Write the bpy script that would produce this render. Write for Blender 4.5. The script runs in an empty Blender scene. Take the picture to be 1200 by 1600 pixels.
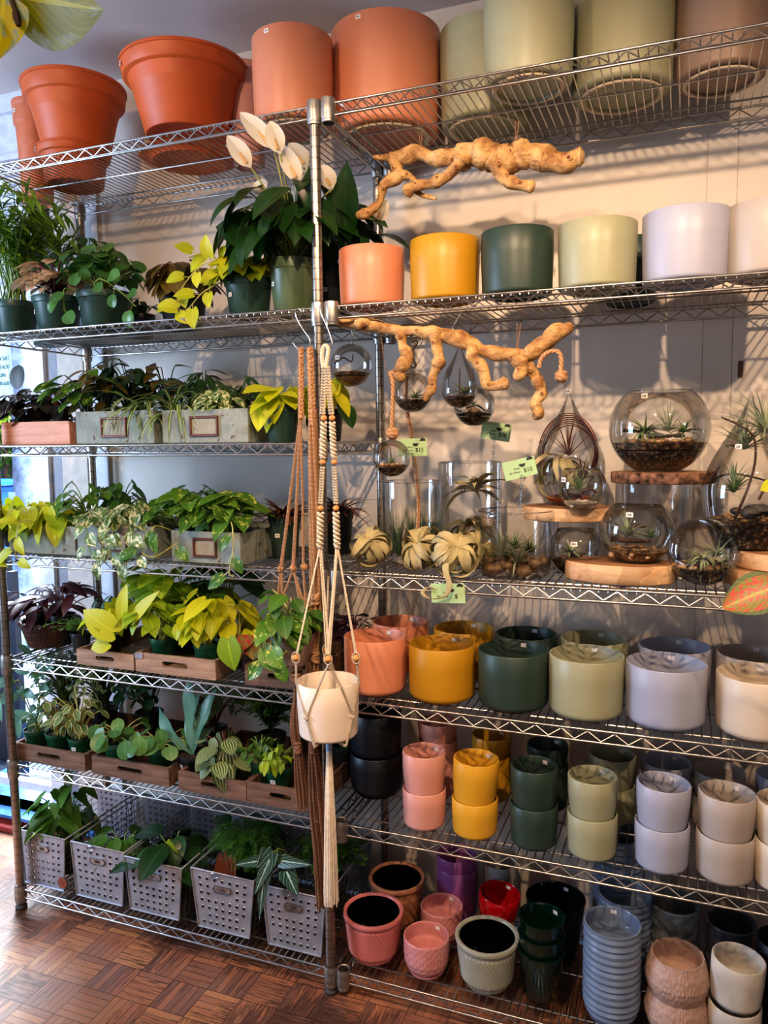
import bpy, math, random
from mathutils import Vector, Matrix, noise
PI=math.pi
scene=bpy.context.scene
COL=scene.collection
R=random.Random(7)

# ------------------------------------------------------------------ survey of the shop (metres)
CAM=(0.8295,-1.7183,1.45); YAW,PIT,ROL,FPX=-.3694,-.0957,-.0117,1206.1
def _basis():
    f=Vector((math.sin(YAW)*math.cos(PIT),math.cos(YAW)*math.cos(PIT),math.sin(PIT)))
    r=Vector((f.y,-f.x,0)).normalized(); u=r.cross(f)
    c,s=math.cos(ROL),math.sin(ROL)
    return f,c*r+s*u,-s*r+c*u
VF,VR,VU=_basis()
def _ray(u,v): return FPX*VF+(u-600)*VR+(800-v)*VU
def at(u,v,Y):
    "point of the shop at depth Y that the survey photo shows at u,v"
    d=_ray(u,v); t=(Y-CAM[1])/d.y; return Vector(CAM)+t*d
def onz(u,v,Z):
    d=_ray(u,v); t=(Z-CAM[2])/d.z; return Vector(CAM)+t*d
def depth(p): return (Vector(p)-Vector(CAM)).dot(VF)
def pj(p):
    d=Vector(p)-Vector(CAM); z=d.dot(VF); return 600+FPX*d.dot(VR)/z,800-FPX*d.dot(VU)/z
def xat(u,Y,Z):
    a=-3.0;b=3.0
    for _ in range(40):
        m=(a+b)/2
        if pj((m,Y,Z))[0]<u: a=m
        else: b=m
    return (a+b)/2
def mpp(p): return depth(p)/FPX
W=1.067; D=.402; WALL=.464; CEIL=2.637
Z1,Z2,Z3,Z4,Z5,Z6,Z7=2.229,1.764,1.438,1.115,.796,.468,.064
TOP=.003   # shelf wires stand this much above the rail line

# ------------------------------------------------------------------ mesh builder
class MB:
    def __init__(s): s.v=[];s.f=[];s.uv=[];s.rnd=[];s.mi=[]
    def add(s,vs,fs,uvs=None,rnd=0.0,mi=0):
        o=len(s.v); s.v+= [tuple(p) for p in vs]
        s.uv+= uvs if uvs else [(0,0)]*len(vs)
        for f in fs: s.f.append([i+o for i in f]); s.rnd.append(rnd); s.mi.append(mi)
    def tube(s,pts,r,seg=6,cap=True,rnd=0.0,mi=0,disp=None):
        pts=[Vector(p) for p in pts]; n=len(pts)
        rs=r if isinstance(r,(list,tuple)) else [r]*n
        vs=[];uvs=[]; T=None;U=None; L=0
        for i,p in enumerate(pts):
            t=(pts[min(i+1,n-1)]-pts[max(i-1,0)])
            t=t.normalized() if t.length>1e-9 else Vector((0,0,1))
            if U is None:
                a=Vector((0,0,1)) if abs(t.z)<.9 else Vector((1,0,0)); U=t.cross(a).normalized()
            else:
                U=(U-t*U.dot(t)); U=U.normalized() if U.length>1e-6 else t.orthogonal().normalized()
            Vv=t.cross(U)
            if i: L+=(p-pts[i-1]).length
            for k in range(seg):
                a=2*PI*k/seg; q=U*math.cos(a)+Vv*math.sin(a); rr=rs[i]
                if disp: rr*=disp(p+q*rr)
                vs.append(p+q*rr); uvs.append((k/seg,L))
        fs=[]
        for i in range(n-1):
            for k in range(seg):
                a=i*seg+k;b=i*seg+(k+1)%seg; fs.append((a,b,b+seg,a+seg))
        if cap: fs.append(tuple(range(seg-1,-1,-1))); fs.append(tuple(range((n-1)*seg,n*seg)))
        s.add(vs,fs,uvs,rnd,mi); return s
    def box(s,c,d,rz=0,mi=0,rnd=0.0,bev=0):
        cx,cy,cz=c; x,y,z=d[0]/2,d[1]/2,d[2]/2; co,si=math.cos(rz),math.sin(rz)
        if bev<=0:
            vs=[(sx*x,sy*y,sz*z) for sz in(-1,1) for sx,sy in((-1,-1),(1,-1),(1,1),(-1,1))]
            fs=[(3,2,1,0),(4,5,6,7),(0,1,5,4),(1,2,6,5),(2,3,7,6),(3,0,4,7)]
        else:
            b=bev; vs=[]
            for zz,ins in((-z,b),(-z+b,0),(z-b,0),(z,b)):
                X,Y=x-ins,y-ins
                for (px,py) in((-X+b*(ins==0),-Y),(X-b*(ins==0),-Y),(X,-Y+b*(ins==0)),(X,Y-b*(ins==0)),(X-b*(ins==0),Y),(-X+b*(ins==0),Y),(-X,Y-b*(ins==0)),(-X,-Y+b*(ins==0))):
                    vs.append((px,py,zz))
            fs=[tuple(range(7,-1,-1)),tuple(range(24,32))]
            for l in range(3):
                for k in range(8):
                    a=l*8+k;b2=l*8+(k+1)%8; fs.append((a,b2,b2+8,a+8))
        vs=[(cx+p[0]*co-p[1]*si,cy+p[0]*si+p[1]*co,cz+p[2]) for p in vs]
        uv=[(p[0]+p[1],p[2]) for p in vs]
        s.add(vs,fs,uv,rnd,mi); return s
    def lathe(s,prof,seg=40,c=(0,0,0),M=None,fn=None,mi=0,rnd=0.0):
        vs=[];uvs=[];n=len(prof); L=0
        for i,(r,z) in enumerate(prof):
            if i: L+=math.hypot(r-prof[i-1][0],z-prof[i-1][1])
            for k in range(seg):
                a=2*PI*k/seg; rr=r if (fn is None) else fn(r,z,a,i)
                p=Vector((rr*math.cos(a),rr*math.sin(a),z))
                if M: p=M@p
                vs.append(p+Vector(c)); uvs.append((k/seg,L))
        fs=[]
        for i in range(n-1):
            for k in range(seg):
                a=i*seg+k;b=i*seg+(k+1)%seg; fs.append((a,b,b+seg,a+seg))
        s.add(vs,fs,uvs,rnd,mi); return s
    def blob(s,c,rx,ry,rz,seg=8,rings=5,rnd=0.0,jit=0,mi=0,rot=0):
        vs=[];fs=[]; co,si=math.cos(rot),math.sin(rot)
        for i in range(rings+1):
            ph=PI*i/rings
            for k in range(seg):
                a=2*PI*k/seg; j=1+ (jit*noise.noise(Vector((c[0]*90+math.cos(a)*1.3,c[1]*90+math.sin(a)*1.3,c[2]*90+ph*1.5))) if jit else 0)
                x=rx*math.sin(ph)*math.cos(a)*j;y=ry*math.sin(ph)*math.sin(a)*j
                vs.append((c[0]+x*co-y*si,c[1]+x*si+y*co,c[2]-rz*math.cos(ph)*j))
        for i in range(rings):
            for k in range(seg):
                a=i*seg+k;b=i*seg+(k+1)%seg; fs.append((a,b,b+seg,a+seg))
        s.add(vs,fs,None,rnd,mi); return s
    def leaf(s,base,d,up,L,Wd,shape='ovate',fold=.15,bend=.5,n=7,rnd=0.0,wave=0.0,twist=0.0,curlr=None):
        d=Vector(d).normalized(); up=Vector(up); side=d.cross(up)
        side=side.normalized() if side.length>1e-5 else d.orthogonal().normalized()
        nrm=side.cross(d).normalized(); p=Vector(base); vs=[];uvs=[]; st=L/n
        xs=(-1,-.5,0,.5,1)
        for i in range(n+1):
            t=i/n
            if shape=='heart': w=(.98*math.sin(PI*min(1,(t*.86+.14)))**.62)*(1-t)**.35*1.25 if t<1 else 0
            elif shape=='round': w=math.sqrt(max(0,1-(2*t-1)**2)) if 0<t<1 else (.18 if t==0 else 0)
            elif shape=='lance': w=math.sin(PI*t**.8)**.9 if t<1 else 0
            elif shape=='ovate': w=math.sin(PI*t**.75)**.75 if 0<t<1 else (.05 if t==0 else 0)
            elif shape=='strap': w=min(1,.55+t*2)*(1-t**2.2) if t<1 else 0
            elif shape=='arrow': w=(1-t)**.8*(1.0 if t>0 else .9)
            elif shape=='spatula': w=.18+.82*math.sin(PI*min(1,t**1.6)*.93) if t<1 else 0
            else: w=1-t
            w=abs(w)*Wd/2
            for x in xs:
                q=p+side*(x*w)+nrm*(fold*abs(x)*w + wave*w*math.sin(t*14+x*2)*abs(x))
                if shape in('heart','arrow') and i==0: q=p+side*(x*w*.9)-d*(L*.13*(1 if abs(x)==.5 else (.75 if abs(x)==1 else 0)))+nrm*(fold*abs(x)*w)
                vs.append(q); uvs.append(((x+1)/2,t))
            a=bend/n
            d2=d*math.cos(a)-nrm*math.sin(a); nrm=(nrm*math.cos(a)+d*math.sin(a)).normalized(); d=d2.normalized()
            if twist:
                tw=twist/n; s2=side*math.cos(tw)+nrm*math.sin(tw); nrm=(nrm*math.cos(tw)-side*math.sin(tw)).normalized(); side=s2.normalized()
            p=p+d*st
        fs=[]
        for i in range(n):
            for k in range(4):
                a=i*5+k; fs.append((a,a+1,a+6,a+5))
        s.add(vs,fs,uvs,rnd); return s
    def build(s,name,mats,parent=None,smooth=True,loc=None,kind=None,label=None):
        me=bpy.data.meshes.new(name); me.from_pydata(s.v,[],s.f)
        ul=me.uv_layers.new(name='UVMap')
        li=[0]*len(me.loops); me.loops.foreach_get('vertex_index',li)
        fl=[]
        for i in li: fl+=s.uv[i]
        ul.data.foreach_set('uv',fl)
        at_=me.attributes.new('rnd','FLOAT','FACE'); at_.data.foreach_set('value',s.rnd)
        if not isinstance(mats,(list,tuple)): mats=[mats]
        for m in mats: me.materials.append(m)
        if len(mats)>1: me.polygons.foreach_set('material_index',s.mi)
        if smooth: me.polygons.foreach_set('use_smooth',[True]*len(me.polygons))
        me.update()
        if smooth:
            try: me.set_sharp_from_angle(angle=math.radians(50))
            except Exception: pass
        o=bpy.data.objects.new(name,me); COL.objects.link(o)
        if parent is not None: o.parent=parent
        if loc is not None: o.location=loc
        if kind: o['kind']=kind
        if label: o['label']=label
        return o
def tag(o,label,cat,group=None,kind=None):
    o['label']=label;o['category']=cat
    if group:o['group']=group
    if kind:o['kind']=kind
    return o
def thing(name,label,cat,loc=(0,0,0),group=None,rz=0):
    o=bpy.data.objects.new(name,None);COL.objects.link(o);o.location=loc;o.rotation_euler=(0,0,rz);o.empty_display_size=.02
    return tag(o,label,cat,group)
def dup(o,parent=None,**kw):
    c=o.copy();COL.objects.link(c);c.parent=parent
    for ch in list(o.children): dup(ch,c)
    for k,v in kw.items(): setattr(c,k,v)
    return c
def smoothpath(P,n=6):
    P=[Vector(p) for p in P]; out=[]
    for i in range(len(P)-1):
        a=P[max(i-1,0)];b=P[i];c=P[i+1];d=P[min(i+2,len(P)-1)]
        for k in range(n):
            t=k/n; out.append(.5*((2*b)+(c-a)*t+(2*a-5*b+4*c-d)*t*t+(3*b-a-3*c+d)*t**3))
    out.append(P[-1]); return out
def lerpl(rs,n,m):
    out=[]
    for i in range(m):
        t=i/(m-1)*(len(rs)-1); k=min(int(t),len(rs)-2); out.append(rs[k]+(rs[k+1]-rs[k])*(t-k))
    return out

# ------------------------------------------------------------------ materials
def lin(c):
    if isinstance(c,str): c=[int(c[i:i+2],16)/255 for i in(0,2,4)]
    return tuple((x/12.92 if x<=.04045 else ((x+.055)/1.055)**2.4) for x in c[:3])+(1,)
class NT:
    def __init__(s,name):
        s.m=bpy.data.materials.new(name); s.m.use_nodes=True; s.t=s.m.node_tree; s.n=s.t.nodes; s.l=s.t.links
        s.b=s.n['Principled BSDF']; s.out=s.n['Material Output']
    def N(s,t,**kw):
        n=s.n.new(t)
        for k,v in kw.items():
            if k.startswith('i_'): n.inputs[int(k[2:])].default_value=v
            else: setattr(n,k,v)
        return n
    def L(s,a,b): s.l.new(a,b)
    def math(s,op,a,b=None,c=None):
        n=s.N('ShaderNodeMath',operation=op)
        for i,x in enumerate((a,b,c)):
            if x is None: continue
            if hasattr(x,'is_output'): s.L(x,n.inputs[i])
            else: n.inputs[i].default_value=x
        return n.outputs[0]
    def mix(s,f,a,b,bt='MIX'):
        n=s.N('ShaderNodeMix',data_type='RGBA',blend_type=bt)
        for i,x in ((0,f),(6,a),(7,b)):
            if hasattr(x,'is_output'): s.L(x,n.inputs[i])
            else: n.inputs[i].default_value=x
        return n.outputs[2]
    def noise(s,sc,det=3,vec=None,ro=.5):
        n=s.N('ShaderNodeTexNoise'); n.inputs['Scale'].default_value=sc;n.inputs['Detail'].default_value=det;n.inputs['Roughness'].default_value=ro
        if vec is not None: s.L(vec,n.inputs['Vector'])
        return n.outputs['Fac']
    def ramp(s,f,stops):
        n=s.N('ShaderNodeValToRGB'); e=n.color_ramp.elements
        while len(e)<len(stops): e.new(.5)
        for i,(p,c) in enumerate(stops): e[i].position=p;e[i].color=c if len(c)==4 else lin(c)
        s.L(f,n.inputs[0]); return n.outputs[0]
    def obj(s): return s.N('ShaderNodeTexCoord').outputs['Object']
    def bump(s,h,st=.3,dist=.002):
        n=s.N('ShaderNodeBump'); n.inputs['Strength'].default_value=st;n.inputs['Distance'].default_value=dist
        s.L(h,n.inputs['Height']); s.L(n.outputs[0],s.b.inputs['Normal'])
    def set(s,**kw):
        for k,v in kw.items(): s.b.inputs[k].default_value=v
        return s
def plain(name,c,rough=.5,metal=0,spec=.5,var=.08,sc=30,bump=0,coat=0,bsc=200):
    t=NT(name); cc=lin(c); v=t.obj(); f=t.noise(sc,3,v)
    dk=tuple(x*(1-var*2) for x in cc[:3])+(1,); lt=tuple(min(1,x*(1+var)) for x in cc[:3])+(1,)
    t.L(t.ramp(f,[(.3,dk),(.7,lt)]),t.b.inputs['Base Color'])
    t.set(Roughness=rough,Metallic=metal); t.b.inputs['Specular IOR Level'].default_value=spec
    if coat: t.b.inputs['Coat Weight'].default_value=coat; t.b.inputs['Coat Roughness'].default_value=.08
    if bump: t.bump(t.noise(bsc,4,v),bump)
    return t.m
_mc={}
def pm(c,rough=.5,**kw):
    k=(c,rough,tuple(sorted(kw.items())))
    if k not in _mc: _mc[k]=plain('m_'+c,c,rough,**kw)
    return _mc[k]
def leafmat(name,c1,c2,vein=None,vs=.35,var=None,varscale=6,varthr=.55,rough=.38,trans=.25,stripes=None,edge=None,veinw=.035,side=9,under=None):
    t=NT(name); uvn=t.N('ShaderNodeUVMap'); sp=t.N('ShaderNodeSeparateXYZ'); t.L(uvn.outputs[0],sp.inputs[0])
    u,v=sp.outputs[0],sp.outputs[1]; at_=t.N('ShaderNodeAttribute',attribute_name='rnd'); rn=at_.outputs['Fac']
    au=t.math('ABSOLUTE',t.math('SUBTRACT',u,.5))
    geo=t.obj(); nf=t.noise(25,2,geo)
    fac=t.math('MULTIPLY_ADD',nf,.35,t.math('MULTIPLY',rn,.75)); col=t.mix(fac,lin(c1),lin(c2))
    ph=t.math('SUBTRACT',t.math('MULTIPLY',v,float(side)),t.math('MULTIPLY',au,side*.9))
    sv=t.math('ABSOLUTE',t.math('SUBTRACT',t.math('FRACT',ph),.5))
    if stripes:
        q=t.math('PINGPONG',t.math('MULTIPLY',au,1.0),.075)
        st=t.math('GREATER_THAN',q,.04); col=t.mix(t.math('MULTIPLY',st,.85),col,lin(stripes))
    if var:
        cb=t.N('ShaderNodeCombineXYZ'); t.L(t.math('MULTIPLY',u,1.0),cb.inputs[0]); t.L(v,cb.inputs[1]); t.L(t.math('MULTIPLY',rn,37.0),cb.inputs[2])
        vn=t.noise(varscale,3,cb.outputs[0],.6); m=t.N('ShaderNodeMapRange'); m.inputs[1].default_value=varthr-.03;m.inputs[2].default_value=varthr+.04
        t.L(vn,m.inputs[0]); col=t.mix(m.outputs[0],col,lin(var))
    if edge: col=t.mix(t.math('GREATER_THAN',t.math('ADD',au,t.math('MULTIPLY',nf,.1)),.44),col,lin(edge))
    vc=lin(vein) if vein else tuple(min(1,x*1.9+.02) for x in lin(c2)[:3])+(1,)
    mv=t.math('LESS_THAN',au,veinw); sd=t.math('LESS_THAN',sv,.07)
    mk=t.math('MINIMUM',t.math('MAXIMUM',t.math('MULTIPLY',mv,1.0),t.math('MULTIPLY',sd,.55)),1.0)
    col=t.mix(t.math('MULTIPLY',mk,vs),col,vc)
    if under:
        g=t.N('ShaderNodeNewGeometry'); col=t.mix(g.outputs['Backfacing'],col,lin(under))
    t.L(col,t.b.inputs['Base Color']); t.set(Roughness=rough); t.b.inputs['Specular IOR Level'].default_value=.45
    t.bump(t.math('MULTIPLY',sd,-1.0),.25,.001)
    tr=t.N('ShaderNodeBsdfTranslucent'); t.L(t.mix(.35,col,(.75,.9,.15,1),'MULTIPLY'),tr.inputs[0])
    t.L(col,tr.inputs[0])
    mx=t.N('ShaderNodeMixShader'); mx.inputs[0].default_value=trans; t.L(t.b.outputs[0],mx.inputs[1]); t.L(tr.outputs[0],mx.inputs[2]); t.L(mx.outputs[0],t.out.inputs[0])
    return t.m
def glassmat(name,tint=(.99,.995,.99,1)):
    t=NT(name); t.n.remove(t.b); tr=t.N('ShaderNodeBsdfTransparent'); gl=t.N('ShaderNodeBsdfGlossy'); gl.inputs['Roughness'].default_value=.02
    lw=t.N('ShaderNodeLayerWeight'); lw.inputs[0].default_value=.5
    tc=t.mix(t.math('POWER',lw.outputs['Facing'],4.0),tint,(.74,.78,.75,1)); t.L(tc,tr.inputs[0])
    fr=t.N('ShaderNodeFresnel'); fr.inputs[0].default_value=1.5
    mx=t.N('ShaderNodeMixShader'); t.L(t.math('MINIMUM',t.math('MULTIPLY',fr.outputs[0],1.6),.75),mx.inputs[0]); t.L(tr.outputs[0],mx.inputs[1]); t.L(gl.outputs[0],mx.inputs[2]); t.L(mx.outputs[0],t.out.inputs[0])
    return t.m
def woodmat(name,c1,c2,rough=.6,scale=1.0,axis='X',bump=.3,dark=None):
    t=NT(name); v=t.obj(); mp=t.N('ShaderNodeMapping'); t.L(v,mp.inputs[0])
    s={'X':(4,40,40),'Y':(40,4,40),'Z':(40,40,4)}[axis]; mp.inputs['Scale'].default_value=tuple(x*scale for x in s)
    f=t.noise(1.6,6,mp.outputs[0],.65); g=t.noise(7,3,v)
    col=t.ramp(f,[(.32,lin(c1)),(.62,lin(c2))]); dk=lin(dark) if dark else tuple(x*.45 for x in lin(c1)[:3])+(1,)
    col=t.mix(t.math('MULTIPLY',t.math('GREATER_THAN',g,.62),.35),col,dk)
    t.L(col,t.b.inputs['Base Color']); t.set(Roughness=rough); t.bump(f,bump,.002); return t.m

M={}
M['chrome']=plain('chrome_wire','b9b6b2',.28,metal=1,var=.1)
M['post']=plain('chrome_post','aaa39a',.3,metal=1,var=.12,sc=60)
M['collar']=plain('galvanised_collar','b0aca6',.4,metal=.9,var=.15,sc=80)
M['black']=pm('151517',.45)
M['glass']=glassmat('clear_glass')
M['sticker']=pm('ECE7E2',.6)
M['ink']=pm('2a2a2c',.6)
M['soil']=plain('potting_soil','3a2a20',.95,var=.4,sc=120,bump=1)
M['nursery']=plain('nursery_plastic_green','2f4a40',.38,var=.05)
M['nursery_dk']=plain('nursery_plastic_black','1c2122',.4,var=.05)
M['nursery_br']=plain('nursery_plastic_bright_green','1d5238',.35,var=.05)
M['nursery_ol']=plain('nursery_plastic_olive','5b6d50',.36,var=.05)
M['terra']=plain('terracotta_plastic','C8602C',.5,var=.06,sc=12)
M['terra2']=plain('terracotta_pale','CC7450',.55,var=.06)
M['bisque']=pm('C9B9A0',.8)
M['stem']=plain('green_stem','7d9440',.5,var=.15)
M['stem_d']=plain('dark_stem','4a5a30',.5,var=.15)
M['stem_r']=plain('red_stem','6b3a34',.5,var=.15)
M['stem_y']=plain('pale_stem','b3b060',.5,var=.1)
M['trunk']=plain('brown_twig','4a3328',.8,var=.3,bump=.5)
M['lf_neon']=leafmat('neon_leaf','a8b516','d6d32a',trans=.35,rough=.45,vs=.25)
M['lf_pothos']=leafmat('golden_pothos_leaf','2f5c1e','5e8a2c',var='C9CC6E',varscale=5,varthr=.60,trans=.3)
M['lf_marble']=leafmat('marble_pothos_leaf','3f6632','6e8c4a',var='E6E4BC',varscale=3.5,varthr=.52,trans=.28)
M['lf_lily']=leafmat('peace_lily_leaf','12300f','24481a',rough=.3,trans=.12,vs=.2,side=14)
M['lf_green']=leafmat('mid_green_leaf','2c5420','55802e',trans=.28)
M['lf_lime']=leafmat('lime_leaf','6a9322','a6bb30',trans=.35)
M['lf_dark']=leafmat('dark_green_leaf','17331b','2f5228',rough=.3,trans=.15)
M['lf_palm']=leafmat('palm_leaflet','5c8a26','a2c244',trans=.4,vs=.15)
M['lf_pink']=leafmat('pink_cream_leaf','7a9a50','dcc89a',var='E4B49A',varscale=4,varthr=.47,edge='E0C49C',trans=.3)
M['lf_round']=leafmat('round_leaf','2e5a2c','5b8a42',rough=.28,trans=.2,vs=.2)
M['lf_pilea']=leafmat('pilea_leaf','3c6b34','6f9c5a',rough=.3,trans=.3,vs=.3)
M['lf_brown']=leafmat('bronze_leaf','3a3a16','7a6a34',rough=.35,trans=.2,under='6b4038')
M['lf_burg']=leafmat('burgundy_leaf','2a1420','4d2430',rough=.42,trans=.12,vs=.2,under='7a2c30')
M['lf_rubber']=leafmat('rubber_plant_leaf','1f2420','3d3830',rough=.4,trans=.1,under='5a3430')
M['lf_spider']=leafmat('spider_plant_leaf','3e6a2a','7a9a4a',vein='DDE2A8',veinw=.16,vs=.8,side=1,trans=.3)
M['lf_air']=leafmat('air_plant_leaf','7c8a6a','a5ab86',trans=.1,rough=.7,vs=.05,side=1)
M['lf_airgr']=leafmat('green_air_plant_leaf','4a6438','7a8c58',trans=.15,rough=.6,vs=.05,side=1)
M['lf_xero']=leafmat('xerographica_leaf','8f8660','c2b488',trans=.08,rough=.7,vs=.08,side=2)
M['lf_fern']=leafmat('fern_leaf','3f6a22','6d963a',trans=.3,vs=.1)
M['lf_asp']=leafmat('asparagus_needle','2f5a22','5c8a34',trans=.3,vs=0,side=1)
M['lf_alo']=leafmat('alocasia_leaf','1c3a28','2c4a34',vein='B8CCC0',vs=.9,veinw=.05,side=5,rough=.3,trans=.1)
M['lf_water']=leafmat('watermelon_leaf','2c4a24','3f6230',stripes='B4B98C',rough=.3,trans=.2,vs=.2)
M['lf_blue']=leafmat('blue_green_leaf','3f6a58','6c9680',rough=.35,trans=.2,vs=.2)
M['lf_red']=leafmat('red_bromeliad_leaf','5a2028','7a4434',rough=.4,trans=.15,edge='3a5030')
M['lf_calad']=leafmat('caladium_leaf','6e7a34','8a8a3a',var='B03A4A',varscale=3,varthr=.5,trans=.25)
M['lf_croton']=leafmat('croton_leaf','4a5c14','A89A20',var='C42A1E',varscale=13,varthr=.5,edge='3f5c1c',trans=.3,rough=.35)
M['lf_vary']=leafmat('yellow_variegated_leaf','5c7008','D2C208',var='9FB094',varscale=2.4,varthr=.56,trans=.45,rough=.4)
M['lf_ivy']=leafmat('variegated_small_leaf','4d6a3a','7a8c50',edge='D6D0A0',trans=.25)
M['lf_fic']=leafmat('brown_dry_leaf','6a3420','8a4a2a',trans=.2)
M['flower']=leafmat('white_spathe','E8DEC8','F4ECD8',vs=.1,trans=.35,rough=.5,vein='D8D0A0')
M['jute']=NT('jute_rope').m
def ropemat(m,c1,c2,tw=90):
    t=NT('rope_'+c1); uvn=t.N('ShaderNodeUVMap'); sp=t.N('ShaderNodeSeparateXYZ'); t.L(uvn.outputs[0],sp.inputs[0])
    ph=t.math('FRACT',t.math('ADD',t.math('MULTIPLY',sp.outputs[0],3.0),t.math('MULTIPLY',sp.outputs[1],float(tw))))
    h=t.math('PINGPONG',ph,.5); n=t.noise(300,3,t.obj())
    col=t.mix(t.math('MULTIPLY_ADD',h,1.3,t.math('MULTIPLY',n,.4)),lin(c1),lin(c2)); t.L(col,t.b.inputs['Base Color']); t.set(Roughness=.9); t.bump(h,.8,.003); return t.m
M['jute']=ropemat(None,'84593a','CDA278'); M['cotton']=ropemat(None,'C9B596','EFE2CC',120); M['fringe']=plain('cotton_fringe','E9DCC8',.9,var=.08,sc=80); M['brown_rope']=ropemat(None,'5a3826','A87A5A')
M['bead']=woodmat('wood_bead','B97A3E','DCA468',scale=2)
def driftmat():
    t=NT('driftwood'); v=t.obj(); f=t.noise(22,6,v,.7); mp=t.N('ShaderNodeMapping'); t.L(v,mp.inputs[0]); mp.inputs['Scale'].default_value=(25,60,90); g=t.noise(1.6,5,mp.outputs[0],.7)
    w=t.noise(7,3,v)
    col=t.ramp(f,[(.30,lin('5a3a1e')),(.43,lin('9a7244')),(.56,lin('C4A06A')),(.75,lin('DCC294'))]); col=t.mix(t.math('MULTIPLY',t.math('GREATER_THAN',g,.60),.5),col,lin('5a3820')); col=t.mix(t.math('MULTIPLY',w,.25),col,lin('B98558'))
    t.L(col,t.b.inputs['Base Color']); t.set(Roughness=.8); t.bump(t.math('ADD',f,t.math('MULTIPLY',g,.8)),.9,.004); return t.m
M['drift']=driftmat()
M['drift_end']=woodmat('driftwood_dark','5a2f18','8a5230',rough=.85)
M['cedar']=woodmat('cedar_box_wood','B9785A','D79C7C',scale=.8)
M['crate']=woodmat('crate_wood','503a2e','80624e',rough=.75)
M['crate_lt']=woodmat('pale_crate_wood','7e6250','AB8C72',rough=.75)
M['slab']=woodmat('wood_slice','AD8058','DAB68C',rough=.6,scale=.5)
M['slabtop']=woodmat('wood_slice_top','7a5438','A87C52',rough=.65,scale=.5)
M['bark']=plain('bark','7a5a48',.95,var=.55,sc=60,bump=1.0,bsc=80)
M['brass']=pm('6b4034',.45,metal=.4)
def graybox():
    t=NT('worn_gray_paint'); v=t.obj(); f=t.noise(9,5,v,.6); g=t.noise(38,5,v,.7)
    col=t.ramp(f,[(.3,lin('686e64')),(.5,lin('8f968c')),(.62,lin('7e7c6c')),(.75,lin('7c644e'))]); col=t.mix(t.math('GREATER_THAN',g,.62),col,lin('5e4634'))
    t.L(col,t.b.inputs['Base Color']); t.set(Roughness=.7); t.bump(f,.4,.002); return t.m
M['graybox']=graybox()
M['galv']=plain('perforated_metal','a2a4ac',.42,metal=.45,var=.12,sc=25)
M['wiremesh']=plain('basket_wire','77766f',.45,metal=.8,var=.1)
M['pebble']=plain('river_pebble','A88660',.55,var=.5,sc=45)
M['pebble_w']=plain('white_pebble','CFC2AE',.6,var=.2,sc=60)
def gravmat(name,c1,c2,c3,sc):
    t=NT(name); v=t.N('ShaderNodeTexVoronoi'); v.inputs['Scale'].default_value=sc; t.L(t.obj(),v.inputs['Vector'])
    sp=t.N('ShaderNodeSeparateColor'); t.L(v.outputs['Color'],sp.inputs[0]); col=t.ramp(sp.outputs[0],[(.1,lin(c1)),(.5,lin(c2)),(.9,lin(c3))])
    e=t.N('ShaderNodeMapRange'); e.inputs[1].default_value=.25;e.inputs[2].default_value=.62; t.L(v.outputs['Distance'],e.inputs[0])
    col=t.mix(t.math('MULTIPLY',e.outputs[0],.85),col,lin('1c140e')); t.L(col,t.b.inputs['Base Color']); t.set(Roughness=.6); t.bump(t.math('SUBTRACT',1.0,v.outputs['Distance']),1.0,.004); return t.m
M['gravel']=gravmat('dark_gravel','3a2f26','6b5846','A08a6c',120)
M['gravel_red']=gravmat('brown_stones','8a5e40','B08a64','6a5a4c',85)
M['goldstones']=gravmat('golden_stones','8a6a44','C7A272','A58460',90)
M['sand']=plain('terrarium_sand','8f6a40',.95,var=.3,sc=200,bump=1)
M['stone']=plain('grey_stone','4c4a46',.7,var=.4,sc=30,bump=.5)
M['card']=plain('green_price_card','A9C794',.6,var=.03)
M['clip']=glassmat('clear_plastic_clip',(.92,.94,.93,1))
M['wicker']=plain('dark_wicker','4c2e22',.5,var=.4,sc=150)
# ------------------------------------------------------------------ camera
cam=bpy.data.objects.new('camera',bpy.data.cameras.new('camera')); COL.objects.link(cam)
cam.matrix_world=Matrix(((VR.x,VU.x,-VF.x,CAM[0]),(VR.y,VU.y,-VF.y,CAM[1]),(VR.z,VU.z,-VF.z,CAM[2]),(0,0,0,1)))
cam.data.sensor_fit='VERTICAL'; cam.data.sensor_height=24; cam.data.lens=24*FPX/1600; cam.data.clip_start=.05
scene.camera=cam

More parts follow.
